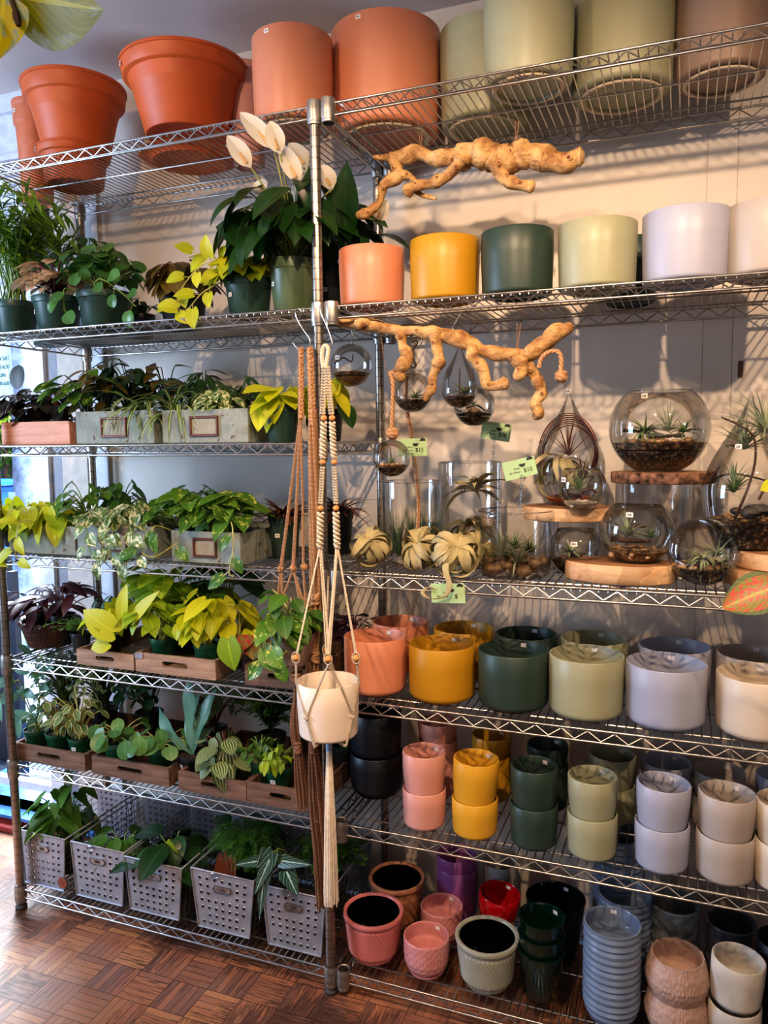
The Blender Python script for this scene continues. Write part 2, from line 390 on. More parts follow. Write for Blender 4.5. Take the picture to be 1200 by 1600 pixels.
# ------------------------------------------------------------------ setting
def struct(name,mb,m,parent=None,loc=None,smooth=False):
    o=mb.build(name,m,parent,smooth=smooth,loc=loc)
    if parent is None: o['kind']='structure'; 
    return o
def floormat():
    t=NT('worn_parquet'); sp=t.N('ShaderNodeSeparateXYZ'); t.L(t.obj(),sp.inputs[0])
    S=.105; x=t.math('DIVIDE',sp.outputs[0],S);y=t.math('DIVIDE',sp.outputs[1],S)
    cx=t.math('FLOOR',x);cy=t.math('FLOOR',y);fx=t.math('FRACT',x);fy=t.math('FRACT',y)
    par=t.math('MODULO',t.math('ABSOLUTE',t.math('ADD',cx,cy)),2.0)
    def sel(a,b): return t.math('ADD',t.math('MULTIPLY',a,par),t.math('MULTIPLY',b,t.math('SUBTRACT',1.0,par)))
    along=sel(fx,fy); across=sel(fy,fx)
    pk=t.math('MULTIPLY',across,5.0); pi=t.math('FLOOR',pk); pf=t.math('ABSOLUTE',t.math('SUBTRACT',t.math('FRACT',pk),.5))
    cb=t.N('ShaderNodeCombineXYZ'); t.L(cx,cb.inputs[0]);t.L(cy,cb.inputs[1]);t.L(pi,cb.inputs[2])
    wn=t.N('ShaderNodeTexWhiteNoise'); t.L(cb.outputs[0],wn.inputs[0])
    cb2=t.N('ShaderNodeCombineXYZ'); t.L(cx,cb2.inputs[0]);t.L(cy,cb2.inputs[1])
    wb=t.N('ShaderNodeTexWhiteNoise'); t.L(cb2.outputs[0],wb.inputs[0])
    gr=t.N('ShaderNodeCombineXYZ'); t.L(t.math('ADD',t.math('MULTIPLY',along,.5),t.math('MULTIPLY',wn.outputs[0],40.0)),gr.inputs[0]); t.L(t.math('MULTIPLY',across,7.0),gr.inputs[1]); t.L(t.math('MULTIPLY',wb.outputs[0],30.0),gr.inputs[2])
    grain=t.noise(3.2,6,gr.outputs[0],.72)
    base=t.ramp(t.math('MULTIPLY_ADD',wn.outputs[0],.55,t.math('MULTIPLY',wb.outputs[0],.45)),[(.05,lin('703a1e')),(.5,lin('B86A36')),(.95,lin('D8924C'))])
    big=t.noise(2.2,4,t.obj(),.6); worn=t.math('MULTIPLY_ADD',big,.9,t.math('MULTIPLY',grain,.75))
    m=t.N('ShaderNodeMapRange'); m.inputs[1].default_value=.80;m.inputs[2].default_value=.86; t.L(worn,m.inputs[0])
    col=t.mix(t.math('MULTIPLY',m.outputs[0],.85),base,lin('2c1a14'))
    m2=t.N('ShaderNodeMapRange'); m2.inputs[1].default_value=.60;m2.inputs[2].default_value=.40; t.L(t.math('MULTIPLY_ADD',big,.6,t.math('MULTIPLY',grain,.4)),m2.inputs[0])
    col=t.mix(t.math('MULTIPLY',m2.outputs[0],.75),col,lin('8a6f62'))
    edge=t.math('GREATER_THAN',pf,.46)
    e2=t.math('GREATER_THAN',t.math('ABSOLUTE',t.math('SUBTRACT',along,.5)),.487)
    ed=t.math('MAXIMUM',edge,e2); col=t.mix(t.math('MULTIPLY',ed,.75),col,lin('2a150c'))
    t.L(col,t.b.inputs['Base Color'])
    rg=t.N('ShaderNodeMapRange'); rg.inputs[3].default_value=.22;rg.inputs[4].default_value=.55; t.L(grain,rg.inputs[0]); t.L(rg.outputs[0],t.b.inputs['Roughness'])
    t.bump(t.math('SUBTRACT',grain,t.math('MULTIPLY',ed,.8)),.35,.002); return t.m
def wallmat():
    t=NT('wall_paint'); v=t.obj(); f=t.noise(3,4,v); t.L(t.ramp(f,[(.3,lin('cfc6ba')),(.7,lin('dcd2c6'))]),t.b.inputs['Base Color']); t.set(Roughness=.55); t.bump(t.noise(90,3,v),.06,.002); return t.m
M['wall']=wallmat()
m_=MB(); m_.box((.8,-2.2,-.01),(5.0,5.24,.02)); struct('floor',m_,floormat())
m_=MB()
xs=[-1.12,.90,1.0,3.3]
xa=at(1095,640,WALL).x; xb=at(1141,640,WALL).x
xs=[-1.10,xa-.0005,xa+.0005,xb-.001,xb+.001,3.3]
for i in (0,2,4): m_.box(((xs[i]+xs[i+1])/2,WALL+.02,CEIL/2),(xs[i+1]-xs[i],.04,CEIL))
m_.box((1.1,WALL+.0245,CEIL/2),(4.3,.043,CEIL)); struct('wall_back',m_,M['wall'])
m_=MB(); m_.box((.8,-2.0,CEIL+.03),(5.2,5.6,.06)); struct('ceiling',m_,plain('ceiling_paint','d2cac8',.7,var=.03,sc=4))
p=at(1157,577,WALL)
m_=MB(); m_.box((p.x,WALL-.002,p.z),(.012,.003,.042)); tag(m_.build('wall_slot',pm('6a4a34',.6)),'small brown vertical slot in the wall right of the big glass bowl','wall slot')
# pilaster beside the shop window
def strip(u0,u1,Y,name,m,dz=0,z0=0,z1=CEIL,th=.05):
    a=at(u0,760,Y).x;b=at(u1,760,Y).x; k=MB(); k.box(((a+b)/2,Y+th/2,(z0+z1)/2),(b-a,th,z1-z0)); return struct(name,k,m)
strip(137,170,.452,'trim_1',pm('d8dade',.5)); strip(99,138,.44,'trim_2',pm('d3c4b6',.55)); strip(76,100,.455,'trim_3',pm('8e8f96',.5)); strip(55,77,.44,'trim_4',pm('e2e4e8',.45))
k=MB(); q1=at(53,760,.49).x; k.box(((q1-1.06)/2,.52,CEIL/2),(-1.06-q1,.03,CEIL)); struct('trim_7',k,pm('c9c8ca',.5))
# transom wall above the window with crown and louvred panel
HW=2.02
k=MB(); xr=at(56,400,.42).x
k.box((-2.0,.45,(HW+CEIL)/2),(2*(xr+2.0),.06,CEIL-HW)); 
k.box((-2.0,.415,CEIL-.03),(2*(xr+2.0),.03,.06),0); k.box((-2.0,.41,2.43),(2*(xr+2.0),.02,.02)); k.box((-2.0,.41,2.40-.0),(2*(xr+2.0),.012,.012))
struct('wall_left',k,pm('cfd6e2',.5))
k=MB()
for i in range(7):
    c=(at(14,200,.41).x-.04,.412,2.38-.03*i); k.box(c,(.24,.014,.02),0)
k.box((c[0]+.13,.412,2.27),(.02,.02,.26)); k.box((c[0],.412,2.395),(.28,.02,.015))
struct('trim_5',k,pm('dfe4ee',.5))
# window frame + glass
k=MB(); k.box((-1.9,.47,HW-.02),(1.1,.03,.04)); k.box((-1.9,.47,.13),(1.1,.03,.03)); struct('window_1',k,pm('e2e4e8',.5))
k=MB(); k.add([(-2.45,.475,.13),(xr,.475,.13),(xr,.475,HW),(-2.45,.475,HW)],[(0,1,2,3)]); o=k.build('window_pane',M['glass'],bpy.data.objects['window_1'],smooth=False)
# threshold steps and street floor
k=MB(); k.box((-2.1,.36,.012),(2*(at(30,1290,.36).x+2.1)+.0,.05,.024),bev=.004); k.box((-2.1,.40,.03),(1.6,.035,.03)); tag(k.build('threshold_step',pm('8e2f26',.5),smooth=False),'red painted wooden door sill on the floor left of the shelf','door sill')
k=MB(); k.box((-2.1,.45,.028),(1.5,.065,.05)); tag(k.build('sill_board',pm('a08aa8',.4),smooth=False),'lilac metal sill plate behind the red door sill','sill')
def tilemat():
    t=NT('street_tiles'); sp=t.N('ShaderNodeSeparateXYZ'); t.L(t.obj(),sp.inputs[0])
    x=t.math('FRACT',t.math('MULTIPLY',t.math('ADD',sp.outputs[0],sp.outputs[1]),2.6)); y=t.math('FRACT',t.math('MULTIPLY',t.math('SUBTRACT',sp.outputs[0],sp.outputs[1]),2.6))
    e=t.math('MAXIMUM',t.math('LESS_THAN',x,.03),t.math('LESS_THAN',y,.03))
    t.L(t.mix(e,lin('5d6676'),lin('262a33')),t.b.inputs['Base Color']); t.set(Roughness=.35); return t.m
k=MB(); k.box((-2.4,1.35,.02),(4.2,1.7,.04)); struct('trim_6',k,tilemat())
k=MB(); k.box((-4,8.2,0),(16,12,.03)); struct('ground_1',k,plain('pavement','c9ccd2',.8,var=.1,sc=6))
# blue mat in the entry
a=onz(30,1245,.045); k=MB(); k.box((a.x+.12,a.y+.28,.047),(.75,.85,.012),0); tag(k.build('door_mat',plain('blue_mat','3f7fc4',.5,var=.3,sc=14,bump=1,bsc=25),smooth=False),'bright blue textured mat outside the glass at far left','mat')
# things outside
def outer(u,v,Y): return at(u,v,Y)
Yp=3.2; pt=at(36,520,Yp); pb=at(52,990,Yp)
k=MB(); k.tube([(pb.x-.03,Yp,0),( (pb.x+pt.x)/2,Yp,1.6),(pt.x-.06,Yp,4.2)],[.105,.10,.09],20)
up=thing('utility_pole','grey blue wooden utility pole on the pavement outside the window','pole',(0,0,0)); k.build('pole',plain('weathered_pole','8091b8',.8,var=.25,sc=14,bump=.5),up)
k=MB(); q=at(40,790,Yp); k.box((q.x,Yp-.108,q.z),(.09,.006,.14)); k.box((q.x-.03,Yp-.107,q.z+.07),(.07,.006,.10)); k.build('torn_poster',pm('a9c6cf',.6),up)
q0=at(-6,748,4.2); bn=thing('recycling_bin','blue plastic wheeled bin standing behind the pole outside','bin',(q0.x,4.2,.0))
hh=q0.z
k=MB(); k.lathe([(0,0),(.24,0),(.28,hh*.9),(.30,hh*.9),(.30,hh*.93),(0,hh*.93)],4,M=Matrix.Rotation(PI/4,4,'Z')); k.build('bin_body',pm('1250b8',.4),bn,smooth=False)
k=MB(); k.box((0,0,hh*.965),(.5,.5,.05),bev=.015); k.build('bin_lid',pm('1f66cf',.35),bn,smooth=False)
for i,(u,v,Y,s) in enumerate(((8,690,7,.55),(22,560,7.5,.6),(60,700,6.6,.22),(-25,600,6.8,.6),(50,650,7.2,.3),(5,640,6.9,.5))):
    q=at(u,v,Y); k=MB()
    for j in range(420):
        d=Vector((R.gauss(0,1),R.gauss(0,1),R.gauss(0,1))).normalized()*s*(R.random()**.4)
        k.leaf(q+d,(R.uniform(-1,1),R.uniform(-1,1),R.uniform(-1,.3)),(0,-.5,1),.16,.10,'ovate',n=2,rnd=R.random())
    o=k.build('foliage',M['lf_lime'] if i%2 else M['lf_green'])
    sh=thing('street_tree',('leafy green street tree behind the blue bin','bright green leaves above the bin seen at the left edge','green leaves between the pole and the white window frame','green tree crown beyond the shop window at the very left','small green crown just right of the utility pole','green bush in the middle of the street trees')[i],'tree',(q.x,Y,0)); o.parent=sh; o.location=(-q.x,-Y,0)
    k=MB(); k.tube([(0,0,0),(0,0,q.z)],[.05,.03],7); k.build('trunk',M['trunk'],sh)
# dark stand outside left edge
a=at(10,1100,.75); k=MB(); k.box((a.x-.13,.75,.52),(.36,.08,.92),bev=.01); tag(k.build('sign_board',pm('10131c',.4),smooth=False),'dark board standing behind the glass low at the left edge','board')
a=at(31,1100,.62); k=MB(); k.box((a.x,.62,.49),(.03,.03,.88)); tag(k.build('dark_post',pm('141a2c',.4),smooth=False),'thin dark blue post just right of the dark board','post')
# hedge / gravel bank seen low through glass
q=at(20,990,2.4); k=MB(); k.box((q.x,2.45,q.z/2),(1.3,.3,q.z),bev=.04); tag(k.build('planter_bank',plain('teal_stipple','5f8f94',.8,var=.8,sc=70),smooth=False),'speckled grey green hedge bank outside below the pole','hedge')
# opening hours poster on the glass
a=at(-3,585,.468); ps=thing('hours_poster','pale blue opening hours poster stuck on the shop window','poster',(a.x,.466,a.z))
k=MB(); k.box((-.02,0,0),(.145,.001,.24)); k.build('paper',pm('d6eef0',.7),ps,smooth=False)
def text(s,size,loc,rot,m,parent=None,name='lettering',align='CENTER',ext=.0004):
    c=bpy.data.curves.new(name,'FONT'); c.body=s; c.size=size; c.align_x=align; c.align_y='CENTER'; c.extrude=ext; c.materials.append(m)
    o=bpy.data.objects.new(name,c); COL.objects.link(o)
    bpy.context.view_layer.update()
    me=bpy.data.meshes.new_from_object(o); bpy.data.objects.remove(o)
    o=bpy.data.objects.new(name,me); COL.objects.link(o); o.location=loc; o.rotation_euler=rot
    if parent: o.parent=parent
    return o
for i,s_ in enumerate(('MON SAT','10:00-6:30','SUN','11:00-6:00')): text(s_,.02,(.02,-.002,.055-.03*i),(PI/2,0,0),pm('4f8f9a',.6),ps)

# ------------------------------------------------------------------ wire shelving
def postmat():
    t=NT('grooved_chrome_post'); sp=t.N('ShaderNodeSeparateXYZ'); t.L(t.obj(),sp.inputs[0])
    f=t.math('FRACT',t.math('MULTIPLY',sp.outputs[2],1/.0254)); g=t.math('LESS_THAN',f,.09)
    n=t.noise(40,3,t.obj()); c=t.mix(n,lin('b7b0a6'),lin('8f8880')); c=t.mix(t.math('MULTIPLY',g,.7),c,lin('5a4434')); t.L(c,t.b.inputs['Base Color']); t.set(Metallic=.92,Roughness=.3); t.bump(t.math('SUBTRACT',1.0,g),.5,.001); return t.m
M['grooved']=postmat()
LIP=.027
def shelf_mesh(w,x0=.0):
    k=MB(); r=.0031; a=.014
    for y in (0,D):
        for z in (0,-LIP): k.tube([(x0+a,y,z),(x0+w-a,y,z)],r,8)
        n=round(w/.059); p=w/n
        pts=[]
        for i in range(n):
            if i>0 : pts.append((x0+i*p,y,-LIP+.003))
            pts.append((x0+i*p+p/2,y,-.003))
        k.tube(pts,.0018,6)
    for x in (x0,x0+w):
        for z in (0,-LIP): k.tube([(x,a,z),(x,D-a,z)],r,8)
        n=7; pts=[]
        for i in range(n):
            if i>0: pts.append((x,D*i/n,-LIP+.003))
            pts.append((x,D*(i+.5)/n,-.003))
        k.tube(pts,.0018,6)
    n=round(w/.0197)
    for i in range(1,n):
        x=x0+w*i/n; k.tube([(x,-.001,-.006),(x,-.0005,.0015),(x,.006,.003),(x,D-.006,.003),(x,D,-.004)],.0016,6)
    for y in (.05,.2,.352): k.tube([(x0+.004,y,-.002),(x0+w-.004,y,-.002)],.0024,6)
    return k
def collar_mesh():
    k=MB(); k.lathe([(.0135,.010),(.0165,.012),(.0178,.006),(.0182,-.03),(.0168,-.037),(.0135,-.038)],20)
    k.lathe([(.0135,-.037),(.0172,-.038),(.0165,-.043),(.0132,-.044)],20); return k
colm=None
def unit(name,label,x0,w,zs,posts,group,hook=False):
    global colm
    u=thing(name,label,'shelving unit',(x0,0,0),group)
    pm_=None
    for (px,py,zt) in posts:
        k=MB(); k.tube([(0,0,.03),(0,0,zt)],.0125,20); k.lathe([(0,zt+.004),(.010,zt+.004),(.0128,zt),(.0125,zt-.004)],16)
        p=k.build('post',M['grooved'],u,loc=(px,py,0))
        k=MB(); k.lathe([(0,.0),(.017,.0),(.018,.008),(.012,.014),(.010,.032),(0,.032)],16); k.build('foot',pm('3a3634',.6),p)
    for z in zs:
        s=shelf_mesh(w).build('shelf',M['chrome'],u,loc=(0,0,z))
        for cx in (0,w):
            for cy in (0,D):
                if colm is None:
                    c=collar_mesh().build('collar',[M['collar']],s,loc=(cx,cy,0)); colm=c
                else:
                    c=colm.copy(); COL.objects.link(c); c.parent=s; c.location=(cx,cy,0)
    return u
PH=Z1+.01
unit('wire_shelving_unit','chrome wire shelving unit on the left holding the potted plants',-W,W,(Z1,Z2,Z3,Z4,Z5,Z6,Z7),[(0,0,PH),(W,0,PH),(0,D,PH),(W,D,PH)],None)
XR=.036
unit('wire_shelving_unit','chrome wire shelving unit on the right holding planters and glass bowls',XR,1.22,(Z1,Z2,Z4,Z5,Z6,Z7),[(1.22,0,PH),(1.22,D,PH)],None)

# ------------------------------------------------------------------ light
wd=bpy.data.worlds.new('daylight'); scene.world=wd; wd.use_nodes=True
bg=wd.node_tree.nodes['Background']; bg.inputs[0].default_value=(.5,.66,1,1); bg.inputs[1].default_value=.12
def light(kind,name,loc,energy,color,size=.1,target=None,**kw):
    l=bpy.data.lights.new(name,kind); l.energy=energy; l.color=color
    if kind=='AREA': l.size=size; 
    elif kind!='SUN': l.shadow_soft_size=size
    for a,b in kw.items(): setattr(l,a,b)
    o=bpy.data.objects.new(name,l); COL.objects.link(o); o.location=loc
    if target is not None:
        d=Vector(target)-Vector(loc); o.rotation_euler=d.to_track_quat('-Z','Y').to_euler()
    return o
WARM=(1,.69,.45)
light('SPOT','track_lamp_1',(.55,-1.35,2.45),145,WARM,.02,(.35,.4,1.22),spot_size=math.radians(84),spot_blend=1.0)
light('SPOT','track_lamp_2',(1.5,-1.25,2.45),120,WARM,.02,(.75,.4,1.2),spot_size=math.radians(84),spot_blend=1.0)
light('SPOT','track_lamp_3',(-.5,-1.5,2.5),72,WARM,.02,(-.35,.3,1.45),spot_size=math.radians(112),spot_blend=1.0)
light('AREA','shop_window_light',(-2.6,-1.4,1.5),100,(.52,.70,1),.8,(0,.1,1.1),shape='RECTANGLE',size_y=1.5)
light('AREA','left_wall_fill',(-2.0,-1.3,1.7),11,(.66,.8,1),.8,(-1.7,.42,2.2))  # cool fill light added to brighten the wall above the window
light('AREA','room_bounce',(1.3,-3.2,1.3),13,(1,.84,.70),2.2,(.2,.3,1.0))
light('SPOT','warm_floor_fill',(.1,-1.7,2.5),70,WARM,.05,(-.1,-.35,0),spot_size=math.radians(60),spot_blend=1.0)  # extra warm spot added only to brighten the floor
light('AREA','street_skylight',(-3.2,4.0,5.0),5200,(.86,.93,1),4,(-2.6,3.2,0))
light('AREA','floor_daylight',(-1.9,1.5,1.9),150,(.6,.72,1),1.2,(-1.0,-.6,0))
scene.view_settings.view_transform='Standard'
scene.cycles.transparent_max_bounces=40
try: scene.view_settings.look='Medium High Contrast'
except Exception: pass
scene.view_settings.exposure=-.42
# ------------------------------------------------------------------ planters
def sticker(par,r,z,ang,s=.011,tilt=0):
    k=MB(); c,si=math.cos(ang),math.sin(ang); vs=[];n=4
    for i in range(n+1):
        a=ang+(i/n-.5)*s*1.25/r
        for zz in(-s*.45,s*.45): vs.append((r*math.cos(a),r*math.sin(a),z+zz))
    k.add(vs,[(2*i,2*i+2,2*i+3,2*i+1) for i in range(n)],None,0,0)
    vs=[]
    for i,x in enumerate((-.28,-.08,.12)):
        a=ang+x*s*1.25/r; a2=a+.12*s*1.25/r; rr=r+.0002*(1 if r>0 else -1)
        vs+=[(rr*math.cos(a),rr*math.sin(a),z-s*.18),(rr*math.cos(a2),rr*math.sin(a2),z-s*.18),(rr*math.cos(a2),rr*math.sin(a2),z+s*.2),(rr*math.cos(a),rr*math.sin(a),z+s*.2)]
    k.add(vs,[(4*i,4*i+1,4*i+2,4*i+3) for i in range(3)],None,0,1)
    return k.build('price_sticker',[M['sticker'],M['ink']],par,smooth=False)
def prof_cyl(r,h,t=.005,rb=.9,cor=.16,ring=False,inner=.02):
    p=[(0,.004),(r*.66,.004),(r*.68,0),(r*.76,0),(r*.79,.003)]
    c=min(cor*r,.3*h); R0=r*rb; ci=min(c,max(.002,(h-inner)*.5))
    for i in range(7):
        a=-PI/2+PI/2*i/6; p.append((R0-c*1.0+c*1.0*math.cos(a) if False else R0-c+c*math.cos(a), .003+c+c*math.sin(a)))
    p+= [(R0+(r-R0)*.5,h*.35),(r,h*.62),(r,h-.0018),(r-t*.3,h),(r-t*.75,h),(r-t,h-.002),(r-t,h*.6),(R0-t-.002,inner+ci),(R0-ci*.3-t,inner+ci*.25),(R0-ci-t,inner),(0,inner)]
    return p
def planter(name,label,loc,r,h,mat,group=None,style='cyl',M3=None,stick=None,inmat=None,cat='planter',rb=.97,cor=.16,fn=None,seg=48,z0=0):
    k=MB()
    if style=='cyl': pr=prof_cyl(r,h,rb=rb,cor=cor)
    elif style=='collar': pr=[(0,.004),(r*.6,.004),(r*.62,0),(r*.70,0),(r*.76,.012),(r*.80,h*.15),(r*.86,h*.5),(r*.92,h*.86),(r*.97,h*.88),(r*1.0,h*.91),(r*1.0,h*.97),(r*.98,h*.995),(r*.93,h),(r*.88,h*.985),(r*.86,h*.95),(r*.80,h*.4),(r*.6,.02),(0,.02)]
    elif style=='taper': pr=[(0,.003),(r*.6,.003),(r*.66,0),(r*.74,.004),(r*.98,h*.97),(r,h),(r-.004,h),(r-.006,h*.96),(r*.70,.015),(0,.015)]
    elif style=='bulge': pr=[(0,.003),(r*.6,.003),(r*.72,0),(r*.92,h*.08),(r*1.05,h*.3),(r*1.10,h*.48),(r*1.04,h*.72),(r*.93,h*.92),(r*.90,h),(r*.86,h),(r*.88,h*.9),(r*1.0,h*.5),(r*.8,.02),(0,.02)]
    else: pr=style
    if fn:  # refine profile for relief
        q=[]
        for a,b in zip(pr,pr[1:]):
            n=max(1,int(math.hypot(a[0]-b[0],a[1]-b[1])/.0035)); q+=[(a[0]+(b[0]-a[0])*i/n,a[1]+(b[1]-a[1])*i/n) for i in range(n)]
        pr=q+[pr[-1]]
        top=max(i for i,p in enumerate(pr) if p[1]>=h*.995)
        k.lathe(pr,312,fn=lambda rr,z,a,i:(fn(rr,z,a) if i<top else rr))
    else: k.lathe(pr,seg)
    mats=[mat]
    if inmat:
        mats=[mat,inmat]; cut=max(i for i,p in enumerate(pr) if p[1]>=h*.93); n=312 if fn else seg
        k.mi=[1 if (fi//n)>=cut else 0 for fi in range(len(k.f))]
    o=k.build(name,mats,None); o.location=loc
    if M3: o.rotation_euler=M3
    tag(o,label,cat,group)
    if stick is not None:
        ang,where=stick
        if where=='in': sticker(o,r-.0056 if style=='cyl' else r*.87,h-.012,ang)
        else: sticker(o,r+.0006,h-.014 if where=='top' else h*.5,ang)
    return o
C_={'peach':'CC8768','mustard':'B4861A','green':'2E4038','sage':'999A7E','lilac':'A2A6B8','greige':'ADA49C','pink':'CB9488','taupe':'8A7464','cream':'CFC1AE','black':'17171d','yellow':'D0A030'}
for k_,v_ in C_.items(): M['c_'+k_]=plain('ceramic_'+k_,v_,.42,var=.02,sc=8)
M['gl_black']=plain('gloss_black','050507',.12,var=.0)
# --- top shelf
def base_ring(o,r):
    k=MB(); k.lathe([(r*.70,.001),(r*.72,-.0025),(r*.79,-.0025),(r*.81,.001)],48); k.build('foot_ring',M['bisque'],o)
def top_pot(name,label,u,Y,rp,vtop,mat,grp,lift=0,st=None,style='cyl'):
    X=xat(u,Y,Z1+.2); r=rp*mpp((X,Y,Z1+.2)); 
    z=at(u,vtop,Y-r).z-Z1-TOP-lift
    o=planter(name,label,(X,Y,Z1+TOP+.0026+lift),r,z,mat,grp,style,stick=st,cor=.10,seg=64)
    if style=='cyl': base_ring(o,r)
    return o
g='large planters on the top shelf'
top_pot('planter','small pink planter half hidden between the big terracotta pot and the tall pink planter',386,.31,26,90,M['c_pink'],g,0,(-1.9,'top'))
top_pot('planter','tall salmon pink planter left of the post on the top shelf',457,.128,63,30,M['c_peach'],g,0,(-1.75,'top'))
top_pot('planter','large salmon pink planter right of the post on the top shelf',603,.275,85,8,M['c_peach'],g,0,(-1.7,'top'))
top_pot('planter','tall sage green planter standing behind the nearer sage one on the top shelf',758,.31,70,14,M['c_sage'],g)
top_pot('planter','sage green planter nearest the front edge of the top shelf',826,.12,70,-38,M['c_sage'],g)
top_pot('planter','large sage green planter between the front sage planter and the taupe planter',973,.245,79,-50,M['c_sage'],g)
top_pot('planter','large taupe planter at the right end of the top shelf',1130,.25,70,-48,M['c_taupe'],g)
# terracotta
def terra(label,X,Y,Z,r,h,rb,mat,st=None,name='terracotta_pot'):
    pr=[(0,.004),(rb*.8,.004),(rb*.85,0),(rb,0),(rb+.003,.004),(r*.86+.0*rb,h*.76),(r*.865,h*.765),(r*.95,h*.775),(r*.965,h*.79),(r*.985,h*.93),(r*.99,h*.95),(r*1.01,h*.955),(r*1.01,h*.985),(r,h),(r*.96,h),(r*.94,h*.97),(r*.88,h*.76),(rb*.95,.015),(0,.015)]
    k=MB(); k.lathe(pr,64); o=k.build(name,mat); o.location=(X,Y,Z); tag(o,label,'planter','terracotta pots on the top shelf')
    if st is not None: sticker(o,r*1.0,h*.88,st,.013)
    return o
zt=Z1+TOP+.0026
# stacks: lower short pot standing on the shelf, upper pot nested in it
def tstack(uL,uU,Y,rpl,rpu,vlow,vtop,ll,lu,rbu,lf=.07):
    X=xat(uL,Y,zt); s=mpp((X,Y,zt+.1)); rl=rpl*s; hl=at(uL,vlow,Y-rl).z-zt
    terra(ll,X,Y,zt,rl,hl,rl*.74,M['terra'],-2.25)
    X2=xat(uU,Y,zt+.3); s=mpp((X2,Y,zt+.3)); r2=rpu*s; h=at(uU,vtop,Y-r2).z-(zt+lf)
    terra(lu,X+(X2-X)*.6,Y,zt+lf,r2,h,rl*.80,M['terra'],-2.3)
tstack(118,119,.25,56,78,208,88,'lower wide terracotta pot holding the middle terracotta pot, far left of the top shelf','middle sized terracotta pot nested in a lower pot, far left of the top shelf',.09)
tstack(297,286,.215,77,98,210,45,'lower terracotta pot under the largest terracotta pot','largest terracotta pot, orange brown with a thick rim, nested in a lower pot',.13)
terra('pale terracotta pot mostly hidden at the very left end of the top shelf',xat(56,.345,2.4),.345,zt,.066,at(56,150,.30).z-zt,.045,M['terra2'],-1.9)

# --- second shelf right
g='cylinder planters on the second shelf'
def row(uc,rp,vt,Z,mat,label,g,Y=None,inr=False,below=True,st=None,cor=.16,lift=0,seg=56,hfix=None,inmat=None,rbb=.97):
    Y_=Y if Y is not None else .1
    for _ in range(3):
        X=xat(uc,Y_,Z+.08); r=rp*mpp((X,Y_,Z+.08)); 
        if Y is None: Y_=r*1.0+.014
    zt=at(uc,vt,Y_ if below else Y_-r).z
    h=hfix or zt-(Z+TOP+.0012+lift)
    return planter('planter',label,(X,Y_,Z+TOP+.0012+lift),r,h,mat,g,stick=st,cor=cor,seg=seg,inmat=inmat,rb=rbb)
for uc,rp,vt,c,l in ((581,51,378,'peach','peach coloured cylinder planter on the second shelf beside the post'),(695,54,362,'mustard','mustard yellow cylinder planter on the second shelf'),(808,56,349,'green','dark green cylinder planter on the second shelf'),(933,60,336,'sage','sage green cylinder planter on the second shelf'),(1071,65,317,'lilac','lilac grey cylinder planter on the second shelf'),(1206,68,304,'greige','greige cylinder planter cut off by the right edge of the photo on the second shelf')):
    row(uc,rp,vt,Z2,M['c_'+c],l,g,below=False,cor=.1)
row(985,40,366,Z2,M['c_green'],'dark planter peeking out behind the sage planter on the second shelf',g,Y=.32,below=False)
# --- fifth shelf right, front and back rows
g='bowl planters on the fifth shelf'
for uc,rp,vt,c,l in ((587,49,992,'peach','peach'),(691,52,1004,'mustard','mustard yellow'),(802,55,1013,'green','dark green'),(916,57,1021,'sage','sage green'),(1040,60,1034,'lilac','pale lilac'),(1184,61,1052,'cream','cream')):
    row(uc,rp,vt,Z5,M['c_'+c],l+' planter in the front row under the glass terrariums',g,cor=.19,st=(1.45,'in'),rbb=.985)
for uc,rp,vt,c,l in ((626,44,970,'peach','rosy peach'),(724,46,980,'mustard','shaded mustard'),(822,48,989,'green','almost black green'),(928,51,996,'sage','shaded sage'),(1053,54,1008,'lilac','blue grey'),(1178,56,1020,'greige','grey beige')):
    row(uc,rp,vt,Z5,M['c_'+c],l+' planter in the back row under the glass terrariums',g,Y=.285,cor=.19,st=(1.45,'in'),rbb=.985)
# --- sixth shelf right: stacks of two
g='stacked small planters on the sixth shelf'
def stack2(uc,rp,vt,vj,c,l,Y=None,tilt=0,where='front row'):
    Yb=Y
    lo=row(uc,rp*1.0,0,Z6,M['c_'+c],'lower '+l+' planter of the stack in the '+where,g,Y=Y,cor=.3,hfix=.1,rbb=.95)
    # heights from survey
    X,Yc,zb=lo.location; zj=at(uc,vj,Yc-rp*mpp(lo.location)).z; zt=at(uc,vt,Yc).z
    bpy.data.objects.remove(lo)
    h=zt-zj+.018
    hl=zj-(Z6+TOP+.0012)
    r=rp*mpp((X,Yc,Z6+.1))
    planter('planter','lower '+l+' planter of the pair in the '+where,(X,Yc,Z6+TOP+.0012),r,hl,M['c_'+c],g,cor=.18,rb=.96)
    planter('planter','upper '+l+' planter nested in its twin in the '+where,(X-math.sin(tilt)*h*.3,Yc,zj-.012),r*.985,h,M['c_'+c],g,cor=.18,rb=.90,M3=(0.0,tilt,0),stick=(1.2,'in'))
for a in ((663,34,1176,1246,'pink','pink',None,0),(742,36,1187,1262,'yellow','mustard',None,.05),(834,37,1198,1270,'green','dark green',None,0),(925,38.5,1214,1286,'sage','sage',None,0),(1034,41,1225,1302,'lilac','pale lilac',None,.03),(1133,43,1240,1319,'greige','light grey',None,.02),(1226,44,1254,1332,'cream','cream edge',None,0)): stack2(*a)
for a in ((684,31,1128,1165,'pink','shaded pink',.25,0),(768,31,1150,1190,'mustard','shaded mustard',.27,0),(855,32,1165,1205,'green','blackish green',.27,0),(955,36,1180,1238,'sage','shaded sage',.26,.03),(1040,38,1192,1245,'lilac','slate blue',.28,0),(1122,39,1206,1258,'greige','brownish grey',.28,0),(1220,38,1214,1262,'lilac','dim grey',.28,0)): stack2(*a,where='back row')
